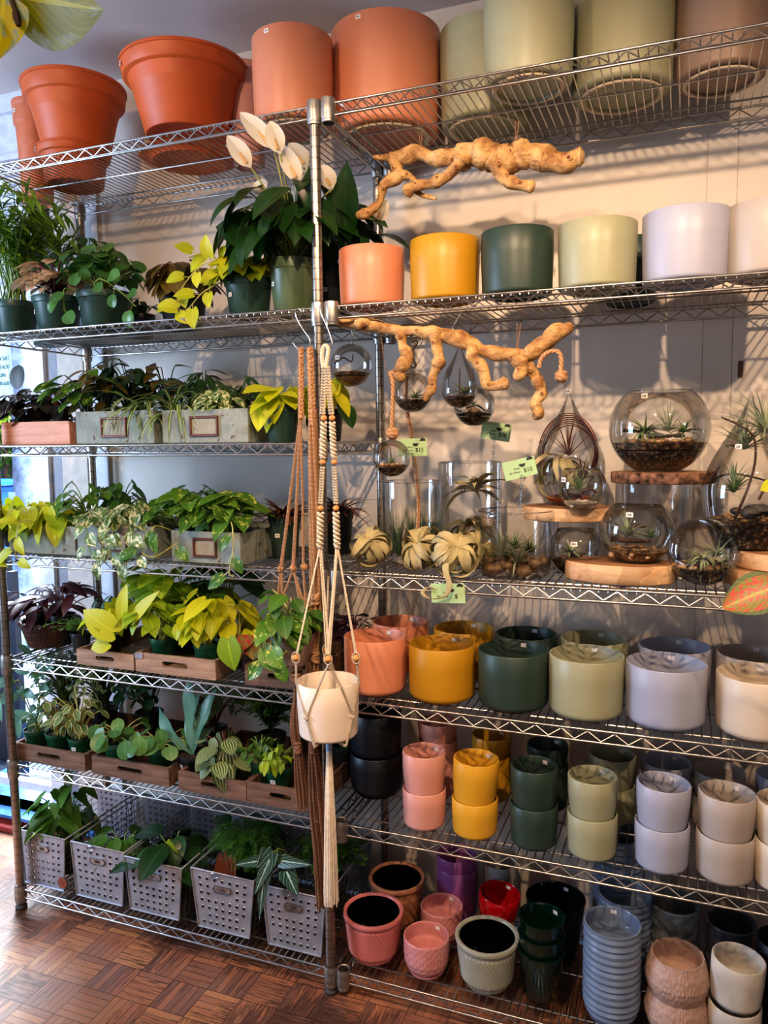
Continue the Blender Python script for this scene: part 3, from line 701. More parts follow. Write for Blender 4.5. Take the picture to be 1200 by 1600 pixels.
# big black pair
X=xat(589,.2,Z6); rr=41*mpp((X,.2,Z6+.1)); zb=Z6+TOP+.0012
planter('planter','lower large matt black planter behind the hanging cream planter',(X,.2,zb),rr,.115,M['c_black'],g,cor=.3)
planter('planter','upper large matt black planter stacked behind the hanging cream planter',(X,.2,zb+.105),rr*.97,.125,M['c_black'],g,cor=.3)
# --- bottom shelf right
g='glazed pots on the bottom shelf'; zb=Z7+TOP+.0015
def diag(n,amp,ztop,slope=90):
    def f(r,z,a): 
        return r*(1+amp*(1 if .012<z<ztop else 0)*abs(math.sin(n*a/2+z*slope*1.6)))
    return f
def bot(uc,rp,vt,Y,mat,label,style='cyl',inmat=None,fn=None,lift=0,h=None,name='glazed_pot',st=(1.3,'in'),M3=None,cor=.16,rb=.95):
    X=xat(uc,Y,Z7+.15); r=rp*mpp((X,Y,Z7+.15)); zt=at(uc,vt,Y).z; h=h or zt-zb-lift
    return planter(name,label,(X,Y,zb+lift),r,h,mat,g,style,inmat=inmat,fn=fn,stick=st,M3=M3,cat='pot',cor=cor,rb=rb)
M['gl_rose']=plain('rose_glaze','CE7C78',.2,var=.05,sc=6,coat=.5); M['gl_sagegrey']=plain('sage_grey_glaze','9FA294',.2,var=.05,coat=.5)
M['gl_tan']=plain('tan_glaze','B27C5C',.25,var=.05); M['gl_dimple']=plain('dimple_pink_glaze','CF8E8C',.25,var=.04,coat=.3)
M['gl_green']=plain('bottle_green_glaze','08281d',.16,var=.2,sc=10,coat=.2); M['gl_dkgreen']=plain('black_green_glaze','03130f',.08,var=0,coat=.6)
M['gl_red']=plain('red_glaze','B00A14',.12,var=.05,coat=.6); M['gl_purple']=plain('purple_glaze','9A5C94',.3,var=.05)
M['gl_blue']=plain('ribbed_blue_glaze','76869e',.25,var=.08,sc=8,coat=.3); M['gl_grey']=plain('silver_grey','A2A0A2',.35,var=.05)
M['gl_geo']=plain('geo_taupe','B79A8C',.4,var=.05); M['gl_white']=plain('washed_white','CFC8BC',.5,var=.15,sc=15); M['gl_char']=plain('hammered_charcoal','4a4a52',.4,var=.1)
M['gl_pat']=plain('patterned_grey','7e8488',.3,var=.15,sc=30)
bot(583,47.5,1420,.098,M['gl_rose'],'rose pink glazed pot with diagonal ribs and black inside, front left of the bottom shelf','collar',M['gl_black'],diag(42,.045,.10))
bot(620,44,1368,.26,M['gl_tan'],'tan glazed pot with black inside behind the rose pink one','collar',M['gl_black'],diag(42,.04,.09))
def dimple(r,z,a): return r*(1-.022*(max(0,math.sin(a*15+ (int(z/.0095)%2)*PI))*max(0,math.sin(z/.0095*PI)) if False else max(0,math.sin(a*20)*math.sin(z*PI/.0095))))
bot(666,36,1460,.085,M['gl_dimple'],'pink dimpled pot in the front of the bottom shelf','cyl',None,dimple,cor=.5)
bot(690,33,1413,.225,M['gl_dimple'],'brownish pink dimpled pot behind the front dimpled pot','cyl',None,dimple,cor=.5)
X=xat(714,.335,Z7); 
bot(714,32,1358,.345,M['gl_purple'],'lower purple pot in the stack at the back of the bottom shelf','cyl',h=.145,st=None)
bot(713,31,1332,.345,M['gl_purple'],'upper purple pot in the stack at the back of the bottom shelf','cyl',lift=.128,st=None)
bot(782,27,1345,.385,M['gl_grey'],'silver grey pot at the back just right of the purple stack','cyl',st=None)
bot(775,29,1440,.235,M['gl_tan'],'tan pot under the tilted red pot','cyl',h=.085,st=None)
bot(777,32,1392,.235,M['gl_red'],'glossy red pot tilted on top of a tan pot','cyl',lift=.086,cor=.5,M3=(0.05,.12,0))
bot(761,50,1459,.10,M['gl_sagegrey'],'sage grey glazed pot with diagonal ribs and black inside','collar',M['gl_black'],diag(42,.045,.095))
bot(868,46,1402,.255,M['gl_dkgreen'],'large glossy black green pot behind the green stack','taper')
X=xat(846,.1,Z7)
for i,l in enumerate(('lowest','middle','top')):
    bot(846,36.5,0,.10,M['gl_green'],l+' bottle green glass like pot of the stack of three','taper',lift=.042*i,h=.118,st=(1.0,'in') if i==2 else None)
def rib(r,z,a): return r*(1+.032*math.sin(z*2*PI/.0165))
for j,(uc,rp,Y,n,dz,l) in enumerate(((956,43,.085,4,.0495,'front stack of blue ribbed bowls'),(975,40,.22,4,.0495,'second stack of blue ribbed bowls'),(966,38,.335,6,.0495,'rear stack of blue ribbed bowls'))):
    for i in range(n):
        bot(uc,rp,0,Y,M['gl_blue'],('lowest','second','third','fourth','fifth','topmost')[i if i<n-1 else 5]+' bowl in the '+l,'cyl',fn=rib,lift=dz*i,h=.085,st=(1.6,'in') if i==n-1 and j==0 else None,cor=.3,rb=.93)
def hexr(r,z,a):
    x=a*13/ (2*PI)*2; y=z/.012
    q=abs(math.sin(a*13+ (PI/2 if int(y)%2 else 0)))**.5
    N=15; s_=1.0; qx=a/(2*PI)*N; qz=z/.0135; best=9;sec=9
    for j in (math.floor(qz)-1,math.floor(qz),math.floor(qz)+1,math.floor(qz)+2):
        off=.5 if j%2 else 0
        for i in (math.floor(qx-off),math.floor(qx-off)+1):
            d=(qx-i-off)**2+(.9*(qz-j))**2
            if d<best: sec=best;best=d
            elif d<sec: sec=d
    e=math.sqrt(sec)-math.sqrt(best)
    return r*(1+.022*(1 if e<.13 else (.0 if e<.42 else (.8 if e<.56 else 0))))
for i,l in enumerate(('lower','upper')):
    bot(1058,43,0,.09,M['gl_geo'],l+' taupe bulging pot embossed with honeycomb lines','bulge',None,hexr,lift=.085*i-.0*i,h=.10,st=None)
for i,l in enumerate(('lower','upper')):
    bot(1149,39,0,.085,M['gl_white'],l+' whitewashed pot in the pair at the right end','cyl',lift=.105*i,h=.105,st=None,cor=.25,M3=(0,.05*i,0))
def pat(r,z,a):
    return r*(1+.025*math.sin(a*9+math.sin(z*PI/.02)*1.3)*1)
for i,l in enumerate(('lower','upper')):
    bot(1053,38,0,.255,M['gl_pat'],l+' grey pot with wavy relief behind the taupe pair','cyl',None,pat,lift=.10*i,h=.115,st=None,cor=.3)
def ham(r,z,a): return r*(1+.02*noise.noise(Vector((math.cos(a)*5,math.sin(a)*5,z*60))))
for i,l in enumerate(('lower','upper')):
    bot(1142,37,0,.26,M['gl_char'],l+' hammered charcoal pot behind the whitewashed pair','cyl',None,ham,lift=.09*i,h=.10,st=None)
bot(1222,38,1468,.17,M['c_black'],'black pot cut off by the right edge on the bottom shelf','cyl')
# ------------------------------------------------------------------ plants
def nursery(root,r,h,mat,z=0,stick=None,rim=True):
    k=MB(); k.lathe([(0,.003),(r*.55,.003),(r*.72,0),(r*.76,.002),(r*.91,h*.80),(r*.92,h*.81),(r*.965,h*.82),(r*1.0,h*.985),(r*.99,h),(r*.95,h),(r*.93,h*.9),(r*.9,h*.82)],32)
    p=k.build('nursery_pot',mat,root,loc=(0,0,z))
    k=MB(); k.lathe([(r*.92,h*.88),(r*.6,h*.90),(0,h*.91)],18)
    k.build('soil',M['soil'],root,loc=(0,0,z))
    if stick is not None: sticker(p,r*.89,h*.55,stick,.012)
    return p
def bez(a,b,c,n=5): 
    a,b,c=Vector(a),Vector(b),Vector(c); return [a*(1-t)**2+b*2*t*(1-t)+c*t*t for t in [i/n for i in range(n+1)]]
GA=2.399963
def bound(p,bb):
    return Vector((min(max(p.x,bb[0]),bb[1]),min(max(p.y,bb[2]),bb[3]),min(max(p.z,bb[4]),bb[5])))
def leafy(root,z0,n,spread,height,L,Wd,shape,mat,stem='stem',seed=1,front=.35,droop=.5,fold=.2,bend=.6,sr=.0018,jit=.55,bb=None,lift=.28,inner=.012,minr=.15,nseg=7,name='foliage',wave=0,core=.3):
    rg=random.Random(seed); kl=MB();ks=MB()
    if bb is None: bb=(-9,9,-9,9,-9,9)
    for i in range(n):
        az=GA*i+rg.uniform(-.4,.4)
        if rg.random()<front: az=-PI/2+rg.gauss(0,.8)
        q=max(minr,math.sqrt((i+.5)/n))*rg.uniform(.8,1.12); rad=spread*q
        zz=height*(1-core*q*q)*rg.uniform(1-jit,1)
        if lift: zz=height*lift*rg.random()+zz*(1-lift)
        tip=bound(Vector((rad*math.cos(az)*.8,rad*math.sin(az)*.8,z0+zz)),bb)
        b0=Vector((rg.uniform(-inner,inner),rg.uniform(-inner,inner),z0))
        st=bez(b0,(tip.x*.35,tip.y*.35,z0+max(zz,.02)*.85),tip); ks.tube(st,[sr*1.2]*3+[sr]*3,5,rnd=rg.random())
        dr=droop*rg.uniform(.2,1.6)+rg.uniform(-.25,.35); yaw=az+rg.uniform(-.9,.9)
        d=Vector((math.cos(yaw)*math.cos(dr),math.sin(yaw)*math.cos(dr),-math.sin(dr)))
        up=Vector((-math.cos(yaw)*-math.sin(dr)+rg.uniform(-.3,.3),math.sin(yaw)*math.sin(dr)-.25,math.cos(dr)))
        s=rg.uniform(.62,1.15)
        # keep blade inside bounds
        e=tip+d*L*s
        if e.y>bb[3]: d.y=min(d.y,-.1)
        kl.leaf(tip,d,up,L*s,Wd*s,shape,fold,bend*rg.uniform(.4,1.3),nseg,rnd=rg.random(),wave=wave)
    ks.build('stems',M[stem] if isinstance(stem,str) else stem,root); f=kl.build(name,M[mat],root)
    return f
def vines(root,paths,L,Wd,mat,stem='stem_y',shape='heart',seed=3,step=.035,name='trailing_vine'):
    rg=random.Random(seed)
    for P in paths:
        kl=MB();ks=MB(); sp=smoothpath(P,8); ks.tube(sp,.0017,5); acc=0;sd=1
        for a,b in zip(sp,sp[1:]):
            acc+=(b-a).length
            if acc>step:
                acc=0;sd=-sd; t=(b-a).normalized(); side=t.cross(Vector((0,-1,0)));side=side.normalized() if side.length>.1 else Vector((1,0,0))
                d=(t*.5+side*sd*.8+Vector((0,-.5,-.25))).normalized(); s=rg.uniform(.75,1.1)
                pe=b+d*.02; ks.tube([b,pe],.001,4)
                kl.leaf(pe,d,Vector((0,-1,.5)),L*s,Wd*s,shape,.2,rg.uniform(.3,.9),6,rnd=rg.random())
        v=ks.build('vine',M[stem],root); kl.build('leaves',M[mat],v)
def spider(root,z0,n,L,Wd,mat,seed=1,up=.9,bend=1.6,name='foliage',spread=.01,bmax=None,front=.3,shape='strap',fold=.35,nseg=8):
    rg=random.Random(seed);kl=MB()
    for i in range(n):
        az=GA*i+rg.uniform(-.3,.3)
        if rg.random()<front: az=-PI/2+rg.gauss(0,.9)
        el=up*rg.uniform(.55,1.25); el=min(el,1.5)
        d=Vector((math.cos(az)*math.cos(el),math.sin(az)*math.cos(el),math.sin(el)))
        u_=Vector((-math.cos(az)*math.sin(el),-math.sin(az)*math.sin(el),math.cos(el)))
        s=rg.uniform(.65,1.1)
        kl.leaf((rg.uniform(-spread,spread),rg.uniform(-spread,spread),z0),d,u_,L*s,Wd*rg.uniform(.8,1.1),shape,fold,bend*rg.uniform(.6,1.3),nseg,rnd=rg.random())
    return kl.build(name,M[mat],root)
def palm(root,z0,n,H,spread,mat,seed=1,leaf=.07,lw=.012,nl=9,bb=None,stem='stem'):
    rg=random.Random(seed);kl=MB();ks=MB()
    for i in range(n):
        az=GA*i+rg.uniform(-.3,.3); hh=H*rg.uniform(.55,1); rr=spread*rg.uniform(.4,1)
        tip=Vector((rr*math.cos(az),rr*math.sin(az),z0+hh))
        if bb: tip=bound(tip,bb)
        P=bez((rg.uniform(-.03,.03),rg.uniform(-.03,.03),z0),(tip.x*.3,tip.y*.3,z0+hh*.8),tip,8); ks.tube(P,[.0025-.0002*j for j in range(9)],5,rnd=rg.random())
        for j in range(3,9):
            for sd in(-1,1):
                for _ in range(max(1,nl//6)):
                    t=(P[j]-P[j-1]).normalized(); side=t.cross(Vector((rg.uniform(-1,1),rg.uniform(-1,1),.3))).normalized()
                    d=(t*.6+side*sd*.9+Vector((0,0,-.15))).normalized()
                    kl.leaf(P[j],d,(0,-.2,1),leaf*rg.uniform(.7,1.15),lw,'lance',.2,.6,4,rnd=rg.random())
    ks.build('stems',M[stem],root); return kl.build('foliage',M[mat],root)
def fern(root,z0,n,H,spread,mat,seed=1,nn=26,nl=.014,bb=None):
    rg=random.Random(seed);kl=MB()
    for i in range(n):
        az=GA*i; hh=H*rg.uniform(.5,1); rr=spread*rg.uniform(.3,1)
        tip=Vector((rr*math.cos(az),rr*math.sin(az),z0+hh*.8))
        if bb: tip=bound(tip,bb)
        P=bez((0,0,z0),(tip.x*.3,tip.y*.3,z0+hh*1.1),tip,nn)
        kl.tube(P,.0007,3)
        for j in range(4,nn+1):
            for sd in(-1,1):
                t=(P[j]-P[j-1]).normalized(); side=t.cross(Vector((rg.uniform(-.4,.4),rg.uniform(-.4,.4),1))).normalized()
                d=(t*.7+side*sd+Vector((0,0,rg.uniform(-.3,.5)))).normalized()
                kl.leaf(P[j],d,(0,0,1),nl*(1.2-j/nn*.6)*rg.uniform(.8,1.4),nl*.14 if mat=='lf_asp' else nl*.42,'lance',.1,.3,2,rnd=rg.random())
    return kl.build('foliage',M[mat],root)
def pot(name,label,u,Y,Z,rp,hp,potm='nursery',group=None,stick=-1.8,lift=0,cat='potted plant'):
    X=xat(u,Y,Z); s=mpp((X,Y,Z+.05)); r=rp*s; h=hp*s
    t=thing(name,label,cat,(X,Y,Z+TOP+.0012+lift),group)
    nursery(t,r,h,M[potm],0,stick)
    t['_h']=h; return t,h*.9,s,r
def bbx(t,x0,x1,zmax,y0=-.16,y1=.44):
    "limits in the plant's own frame: survey columns x0..x1, shelf above"
    X,Y,Z=t.location; return (xat(x0,Y,Z+.1)-X,xat(x1,Y,Z+.1)-X,y0-Y,y1-Y,-.3,zmax-Z)
G2='potted plants on the second shelf'
# ---- shelf 2
t,z,s,r=pot('bamboo_palm','tall feathery bamboo palm in a dark green pot, left end of second shelf',28,.13,Z2,34,54,group=G2,stick=None)
palm(t,z,42,.34,.18,'lf_palm',3,.075,.013,14,bbx(t,-60,150,Z1-.05))
t,z,s,r=pot('dark_leaf_plant','dark broad leaf plant standing behind the bamboo palm',78,.33,Z2,30,50,group=G2,stick=None)
leafy(t,z,22,.09,.30,.13,.045,'lance','lf_dark','stem_d',5,droop=-.7,bend=.3,bb=bbx(t,30,140,Z1-.08))
t,z,s,r=pot('umbrella_plant','mid green umbrella plant at the back between palm and round leaf plant',146,.35,Z2,28,48,group=G2,stick=None)
leafy(t,z,34,.10,.30,.085,.03,'lance','lf_green','stem_d',6,droop=.3,bend=.7,bb=bbx(t,80,200,Z1-.08))
t,z,s,r=pot('peperomia','pink and cream edged peperomia in a dark green pot on the second shelf',92,.085,Z2,38,53,group=G2,stick=-2.2)
leafy(t,z,58,.10,.12,.070,.046,'ovate','lf_pink','stem_r',7,front=.5,droop=.1,bend=.5,sr=.003,bb=bbx(t,40,160,Z1-.1))
t,z,s,r=pot('round_leaf_hoya','round leaf hoya in a dark green pot with dangling leaves on the second shelf',166,.095,Z2,43,55,group=G2,stick=-2.3)
leafy(t,z,80,.12,.16,.055,.048,'round','lf_round','stem_y',8,front=.5,droop=.5,bend=.4,sr=.0015,bb=bbx(t,105,240,Z1-.1))
vines(t,[[(0,-.05,z),(.06,-.09,z+.03),(.13,-.09,z-.01),(.17,-.08,z-.05)],[(-.03,-.06,z),(-.05,-.1,z+.01),(-.05,-.105,z-.05)]],.045,.04,'lf_round','stem','round',4,.03)
t,z,s,r=pot('small_foliage_plant','small dark foliage plant in shadow right of the round leaf hoya',222,.3,Z2,22,36,'nursery_dk',G2,None)
leafy(t,z,18,.07,.06,.05,.03,'ovate','lf_dark','stem_d',9,bb=bbx(t,180,260,Z1))
t,z,s,r=pot('bronze_peperomia','bronze leaved peperomia in a dark pot left of the neon pothos',288,.21,Z2,38,52,'nursery_dk',G2,None)
leafy(t,z,46,.10,.13,.085,.052,'ovate','lf_brown','stem_r',10,front=.4,droop=.5,bend=.6,bb=bbx(t,238,345,Z1-.2))
t,z,s,r=pot('neon_pothos','neon pothos trailing to the left out of a dark green pot on the second shelf',390,.10,Z2,39,60,group=G2,stick=-2.0)
leafy(t,z,60,.10,.08,.058,.045,'heart','lf_neon','stem_y',11,front=.45,droop=.5,bend=.5,bb=bbx(t,330,445,Z1-.25))
vines(t,[[(-.03,-.03,z),(-.08,-.06,z+.05),(-.15,-.07,z+.0),(-.17,-.08,z-.06),(-.16,-.09,z-.09)],[(-.05,-.05,z+.0),(-.09,-.08,z-.03),(-.13,-.09,z-.07),(-.17,-.09,z-.08)],[(-.04,0,z),(-.1,-.02,z+.08),(-.15,-.05,z+.07)]],.052,.038,'lf_neon','stem_y','heart',5,.030)
t,z,s,r=pot('peace_lily','peace lily with white blooms in an olive green pot beside the middle post',460,.115,Z2,40,84,'nursery_ol',G2,-2.2)
bl=bbx(t,345,560,Z1-.06)
leafy(t,z,70,.17,.23,.15,.064,'lance','lf_lily','stem',12,front=.4,droop=.45,bend=.9,fold=.25,bb=bl,jit=.6,nseg=9)
kl=MB()
for (u,v,Y_,az,el,L,Wd) in ((352,330,.02,2.6,.25,.17,.10),(340,372,.05,3.3,-.1,.15,.05),(540,385,.13,1.2,1.5,.21,.085),(472,350,.03,.8,1.2,.16,.05)):
    p=at(u if u>400 else u+75,v+(40 if u<400 else 0),Y_)-Vector(t.location); d=Vector((math.cos(az)*math.cos(el),-.15,math.sin(el)))
    kl.tube(bez((0,0,z),(p.x*.3,p.y*.3,z+.1),p),.0025,5,mi=0); kl.leaf(p,d,Vector((0,-1,.3)),L,Wd,'lance',.2,.3,10,rnd=.4)
kl.build('large_leaves',M['lf_lily'],t)
kf=MB()
for (u,v,uu,vv,Y_) in ((392,262,360,217,-.02),(428,233,382,180,-.03),(438,240,424,196,-.03),(468,285,442,233,.0),(480,262,456,228,.05),(520,295,503,262,.09),(415,300,400,288,.06),(592,345,600,318,.15)):
    a=at(u,v,Y_)-Vector(t.location);b=at(uu,vv,Y_-.01)-Vector(t.location); d=(b-a)
    fl=MB(); fl.tube(bez((0,0,z),(a.x*.4,a.y*.3,z+.15),a,7),.0022,5); so=fl.build('flower_stalk',M['stem_y'],t)
    fl=MB(); fl.leaf(a,d,Vector((.3,-1,.2)),d.length*1.25,.046,'ovate',.5,.25,8,rnd=.5); fl.build('spathe',M['flower'],so)
    fl=MB(); fl.tube([a+d*.12+Vector((0,-.008,0)),a+d*.45+Vector((0,-.01,0))],[.004,.003],7); fl.build('spadix',pm('D9A86A',.7),so)
t,z,s,r=pot('peace_lily','second dark leaved peace lily in a black pot behind the middle post',520,.27,Z2,37,84,'nursery_dk',G2,-1.5)
leafy(t,z,34,.15,.20,.17,.068,'lance','lf_lily','stem_d',13,front=.2,droop=.2,bend=.8,bb=bbx(t,490,600,Z1-.08),jit=.5)
# ---- shelf 3 : boxes
def long_box(label,u0,u1,Z,hp,Y0,dep,mat,holder=True,group=None,num=''):
    xa=xat(u0,Y0,Z+.03);xb=xat(u1,Y0,Z+.03);w=xb-xa; h=hp*mpp((xa,Y0,Z)); th=.009
    t=thing('drawer_box',label,'wooden box',((xa+xb)/2,Y0,Z+TOP+.0012),group)
    k=MB(); k.box((0,th/2,h/2),(w,th,h),bev=.0015); k.box((0,dep-th/2,h*.48),(w,th,h*.96),bev=.0015)
    for sx in(-1,1): k.box((sx*(w/2-th/2),dep/2,h*.48),(th,dep-2*th,h*.96))
    k.box((0,dep/2,.005),(w-2*th,dep-2*th,.008)); k.build('box_body',mat,t,smooth=False)
    if holder:
        k=MB(); a=w*.155;b=h*.27;q=.006; cx=-.0;cz=h*.5
        for (x,zz,ww,hh) in ((cx,cz+b,2*a+q,q),(cx,cz-b,2*a+q,q),(cx-a,cz,q,2*b),(cx+a,cz,q,2*b)): k.box((x,-.003,zz),(ww,.006,hh),bev=.0012)
        o=k.build('label_holder',M['brass'],t,smooth=False)
        k=MB(); k.box((cx,-.0006,cz),(2*a,.0012,2*b)); k.build('paper_label',pm('9b9786',.8),o,smooth=False)
        if num: text(num,.018,(cx,-.0018,cz),(PI/2,0,0),pm('6a665a',.8),o)
    return t,w,h
long_box('pinkish cedar planter box at the left end of the third shelf',2,109,Z3,35,.03,.15,M['cedar'],False)
long_box('weathered grey drawer box with a metal label frame, left one on the third shelf',119,241,Z3,50,.025,.30,M['graybox'],num='2')
long_box('weathered grey drawer box with label frame, right one on the third shelf',254,388,Z3,51,.025,.30,M['graybox'])
G3='plants in boxes on the third shelf'; bb3=lambda t,a,b:bbx(t,a,b,Z2-.045)
for i,(u,sd) in enumerate(((36,21),(68,22),(98,23))):
    t,z,s,r=pot('rubber_plant',('dark rubber plant leftmost in the cedar box','dark rubber plant in the middle of the cedar box','dark rubber plant at the right end of the cedar box')[i],u,.10,Z3,17,34,'nursery',G3,None,lift=.01)
    leafy(t,z,18,.065,.12,.085,.046,'ovate','lf_rubber','stem_r',sd,droop=.5,bend=.3,front=.5,jit=.8,bb=bb3(t,u-50,u+55),core=.2)
    if i==0:
        kl=MB(); p=at(27,590,.07)-Vector(t.location); kl.leaf(p+Vector((0,0,-.035)),(0,0,1),(0,-1,0),.075,.06,'round',.1,.2,8,rnd=.1); kl.build('top_leaf',M['lf_rubber'],t)
plantrow=[('philodendron','philodendron with large two tone leaves in the left grey box, third shelf',138,.09,'lf_pothos','ovate',.085,.048,14,.10,.17,'lf_pothos'),
 ('rubber_plant','bronze rubber plant in the left grey box, third shelf',168,.16,'lf_brown','ovate',.085,.04,18,.09,.19,None),
 ('prayer_plant','dark prayer plant at the back of the left grey box, third shelf',205,.24,'lf_dark','ovate',.09,.04,22,.09,.20,None),
 ('foliage_plant','upright olive leaf plant behind the right grey box, third shelf',262,.30,'lf_brown','ovate',.09,.045,16,.08,.21,None),
 ('dracaena','dark green tufted dracaena in the right grey box, third shelf',320,.22,'lf_dark','lance',.10,.022,34,.10,.15,None),
 ('marble_plant','marbled trailing plant in the right grey box, third shelf',345,.10,'lf_marble','ovate',.06,.03,26,.07,.09,None),
 ('dracaena','small dark dracaena at the right end of the right grey box, third shelf',380,.2,'lf_dark','lance',.09,.018,26,.09,.13,None)]
for i,(nm,lb,u,Y,mt,sh,L,Wd,n,sp,H,_) in enumerate(plantrow):
    t,z,s,r=pot(nm,lb,u,Y,Z3,19,36,'nursery_dk',G3,None,lift=.012)
    leafy(t,z,int(n*1.5),sp,H,L,Wd,sh,mt,'stem_d',30+i,front=.45,droop=.25,bend=.6,bb=bb3(t,u-55,u+55),jit=.6)
for i,(u,Y,lb) in enumerate(((228,.09,'spider plant arching out of the left grey box, third shelf'),(275,.085,'striped spider plant spilling over the right grey box, third shelf'))):
    t,z,s,r=pot('spider_plant',lb,u,Y,Z3,17,40,'nursery_dk',G3,None,lift=.012)
    spider(t,z,40,.19,.011,'lf_spider',40+i,.95,2.0,front=.45)
t,z,s,r=pot('neon_philodendron','neon yellow philodendron in a green pot at the right of the third shelf',441,.075,Z3,27,57,group=G3,stick=None)
leafy(t,z,22,.055,.06,.085,.062,'heart','lf_neon','stem_y',44,front=.7,droop=.8,bend=.5,bb=bb3(t,395,470),core=.1)
t,z,s,r=pot('neon_philodendron','second neon philodendron in a dark pot half hidden behind the rope hangers',512,.2,Z3,27,50,'nursery_dk',G3,None)
leafy(t,z,16,.07,.09,.08,.055,'heart','lf_neon','stem_y',45,front=.4,droop=.8,bend=.5,bb=bb3(t,480,560),core=.1)
leafy(t,z,8,.07,.05,.08,.055,'ovate','lf_dark','stem_y',46,front=.4,droop=.8,bend=.5,name='lower_foliage')
# ---- shelf 4
long_box('grey drawer box buried under yellow philodendron leaves on the fourth shelf',14,118,Z4,44,.03,.24,M['graybox'],False)
long_box('grey drawer box with marble pothos hanging over its label frame on the fourth shelf',121,241,Z4,50,.03,.30,M['graybox'],num='5')
long_box('grey drawer box of golden pothos with label frame, right one on the fourth shelf',268,376,Z4,49,.025,.30,M['graybox'])
G4='plants in boxes on the fourth shelf'; bb4=lambda t,a,b:bbx(t,a,b,Z3-.04)
for i,(u,Y,lb) in enumerate(((25,.09,'yellow philodendron drooping at the left end of the fourth shelf'),(62,.10,'yellow philodendron in the middle of the first box, fourth shelf'),(98,.10,'yellow philodendron at the right end of the first box, fourth shelf'))):
    t,z,s,r=pot('yellow_philodendron',lb,u,Y,Z4,20,42,'nursery_dk',G4,None,lift=.01)
    leafy(t,z,26,.12,.07,.082,.05,'heart','lf_neon','stem_y',50+i,front=.6,droop=.9,bend=.5,bb=bb4(t,u-70,u+50),jit=.7)
    leafy(t,z,9,.11,.06,.085,.055,'heart','lf_lime','stem_y',60+i,front=.5,droop=.6,bend=.5,bb=bb4(t,u-70,u+50),jit=.7,name='older_leaves')
    vines(t,[[(0,-.06,z),(-.02,-.13,z+.02),(-.03,-.15,z-.06),(-.02,-.15,z-.09)]],.055,.03,'lf_neon','stem_y','heart',70+i,.035)
for i,(u,Y,mt,lb) in enumerate(((140,.12,'lf_pothos','tall pothos with green raised leaves at the left of the marble pothos box'),(178,.09,'lf_marble','cream marbled pothos in the middle of the second box, fourth shelf'),(216,.10,'lf_marble','cream marbled pothos at the right of the second box, fourth shelf'),(190,.22,'lf_green','dark green pothos rising behind the marbled pothos'))):
    t,z,s,r=pot('pothos',lb,u,Y,Z4,19,42,'nursery_dk',G4,None,lift=.01)
    leafy(t,z,26 if i else 16,.10,.15 if mt!='lf_marble' else .08,.062,.04,'heart',mt,'stem',80+i,front=.4,droop=.4,bend=.6,bb=bb4(t,u-60,u+60),jit=.7,lift=.3)
    if mt=='lf_marble': vines(t,[[(0,-.05,z),(.0,-.10,z+.02),(.02,-.12,z-.05),(.05,-.12,z-.07)],[(.02,-.05,z),(.06,-.10,z+.01),(.09,-.12,z-.05),(.10,-.12,z-.08)]],.048,.032,'lf_marble','stem','heart',90+i,.025)
for i,(u,Y,lb) in enumerate(((292,.10,'golden pothos at the left of the third box, fourth shelf'),(330,.10,'golden pothos in the middle of the third box, fourth shelf'),(366,.11,'golden pothos with a long vine at the right of the third box, fourth shelf'),(310,.24,'dark pothos at the back of the third box, fourth shelf'))):
    t,z,s,r=pot('golden_pothos',lb,u,Y,Z4,19,42,'nursery_dk',G4,None,lift=.01)
    leafy(t,z,22,.10,.13,.08,.048,'heart','lf_pothos' if i<3 else 'lf_green','stem',100+i,front=.4,droop=.2,bend=.6,bb=bb4(t,u-60,u+60),jit=.6,lift=.2)
    if i==2: vines(t,[[(0,-.05,z),(.05,-.09,z+.04),(.075,-.12,z-.02),(.06,-.12,z-.09),(.075,-.12,z-.10)]],.06,.04,'lf_pothos','stem_y','heart',7,.05)
    if i==0: vines(t,[[(0,-.05,z),(-.03,-.10,z+.02),(-.06,-.12,z-.04),(-.02,-.12,z-.06),(.05,-.11,z-.02)]],.055,.035,'lf_pothos','stem_y','heart',8,.06)
t,z,s,r=pot('bromeliad','dark red striped leaf plant in a green pot behind the jute hanger, fourth shelf',446,.19,Z4,26,66,'nursery',G4,-1.6)
spider(t,z,46,.12,.016,'lf_red',110,.8,1.0)
t,z,s,r=pot('bromeliad','second dark red leaf plant in shadow right of the middle post, fourth shelf',530,.3,Z4,24,66,'nursery_dk',G4,None)
spider(t,z,46,.13,.014,'lf_red',111,.8,1.1)
# ------------------------------------------------------------------ slotted crates
def panel_slot(w,h,t,a,b,cz,seg=24):
    "upright board in the xz plane, y 0..t, with a stadium shaped hand slot"
    inn=[];out=[]
    for i in range(seg):
        th=2*PI*i/seg; c,s=math.cos(th),math.sin(th)
        inn.append(((a-b)*(1 if c>0 else -1)*(1 if abs(c)>1e-6 else 0)+b*c, cz+b*s))
        m=max(abs(c)/(w/2),abs(s)/(h/2)); out.append((c/m,h/2+s/m))
    for cx,cy in ((w/2,h),(-w/2,h),(-w/2,0),(w/2,0)):
        j=min(range(seg),key=lambda q:(out[q][0]-cx)**2+(out[q][1]-cy)**2); out[j]=(cx,cy)
    vs=[];fs=[]
    for y in(0,t): vs+=[(x,y,z) for x,z in inn]+[(x,y,z) for x,z in out]
    n=seg
    for i in range(n):
        j=(i+1)%n
        fs.append((i,n+i,n+j,j)); fs.append((2*n+i,2*n+j,3*n+j,3*n+i)); fs.append((i,j,2*n+j,2*n+i)); fs.append((n+i,3*n+i,3*n+j,n+j))
    return vs,fs
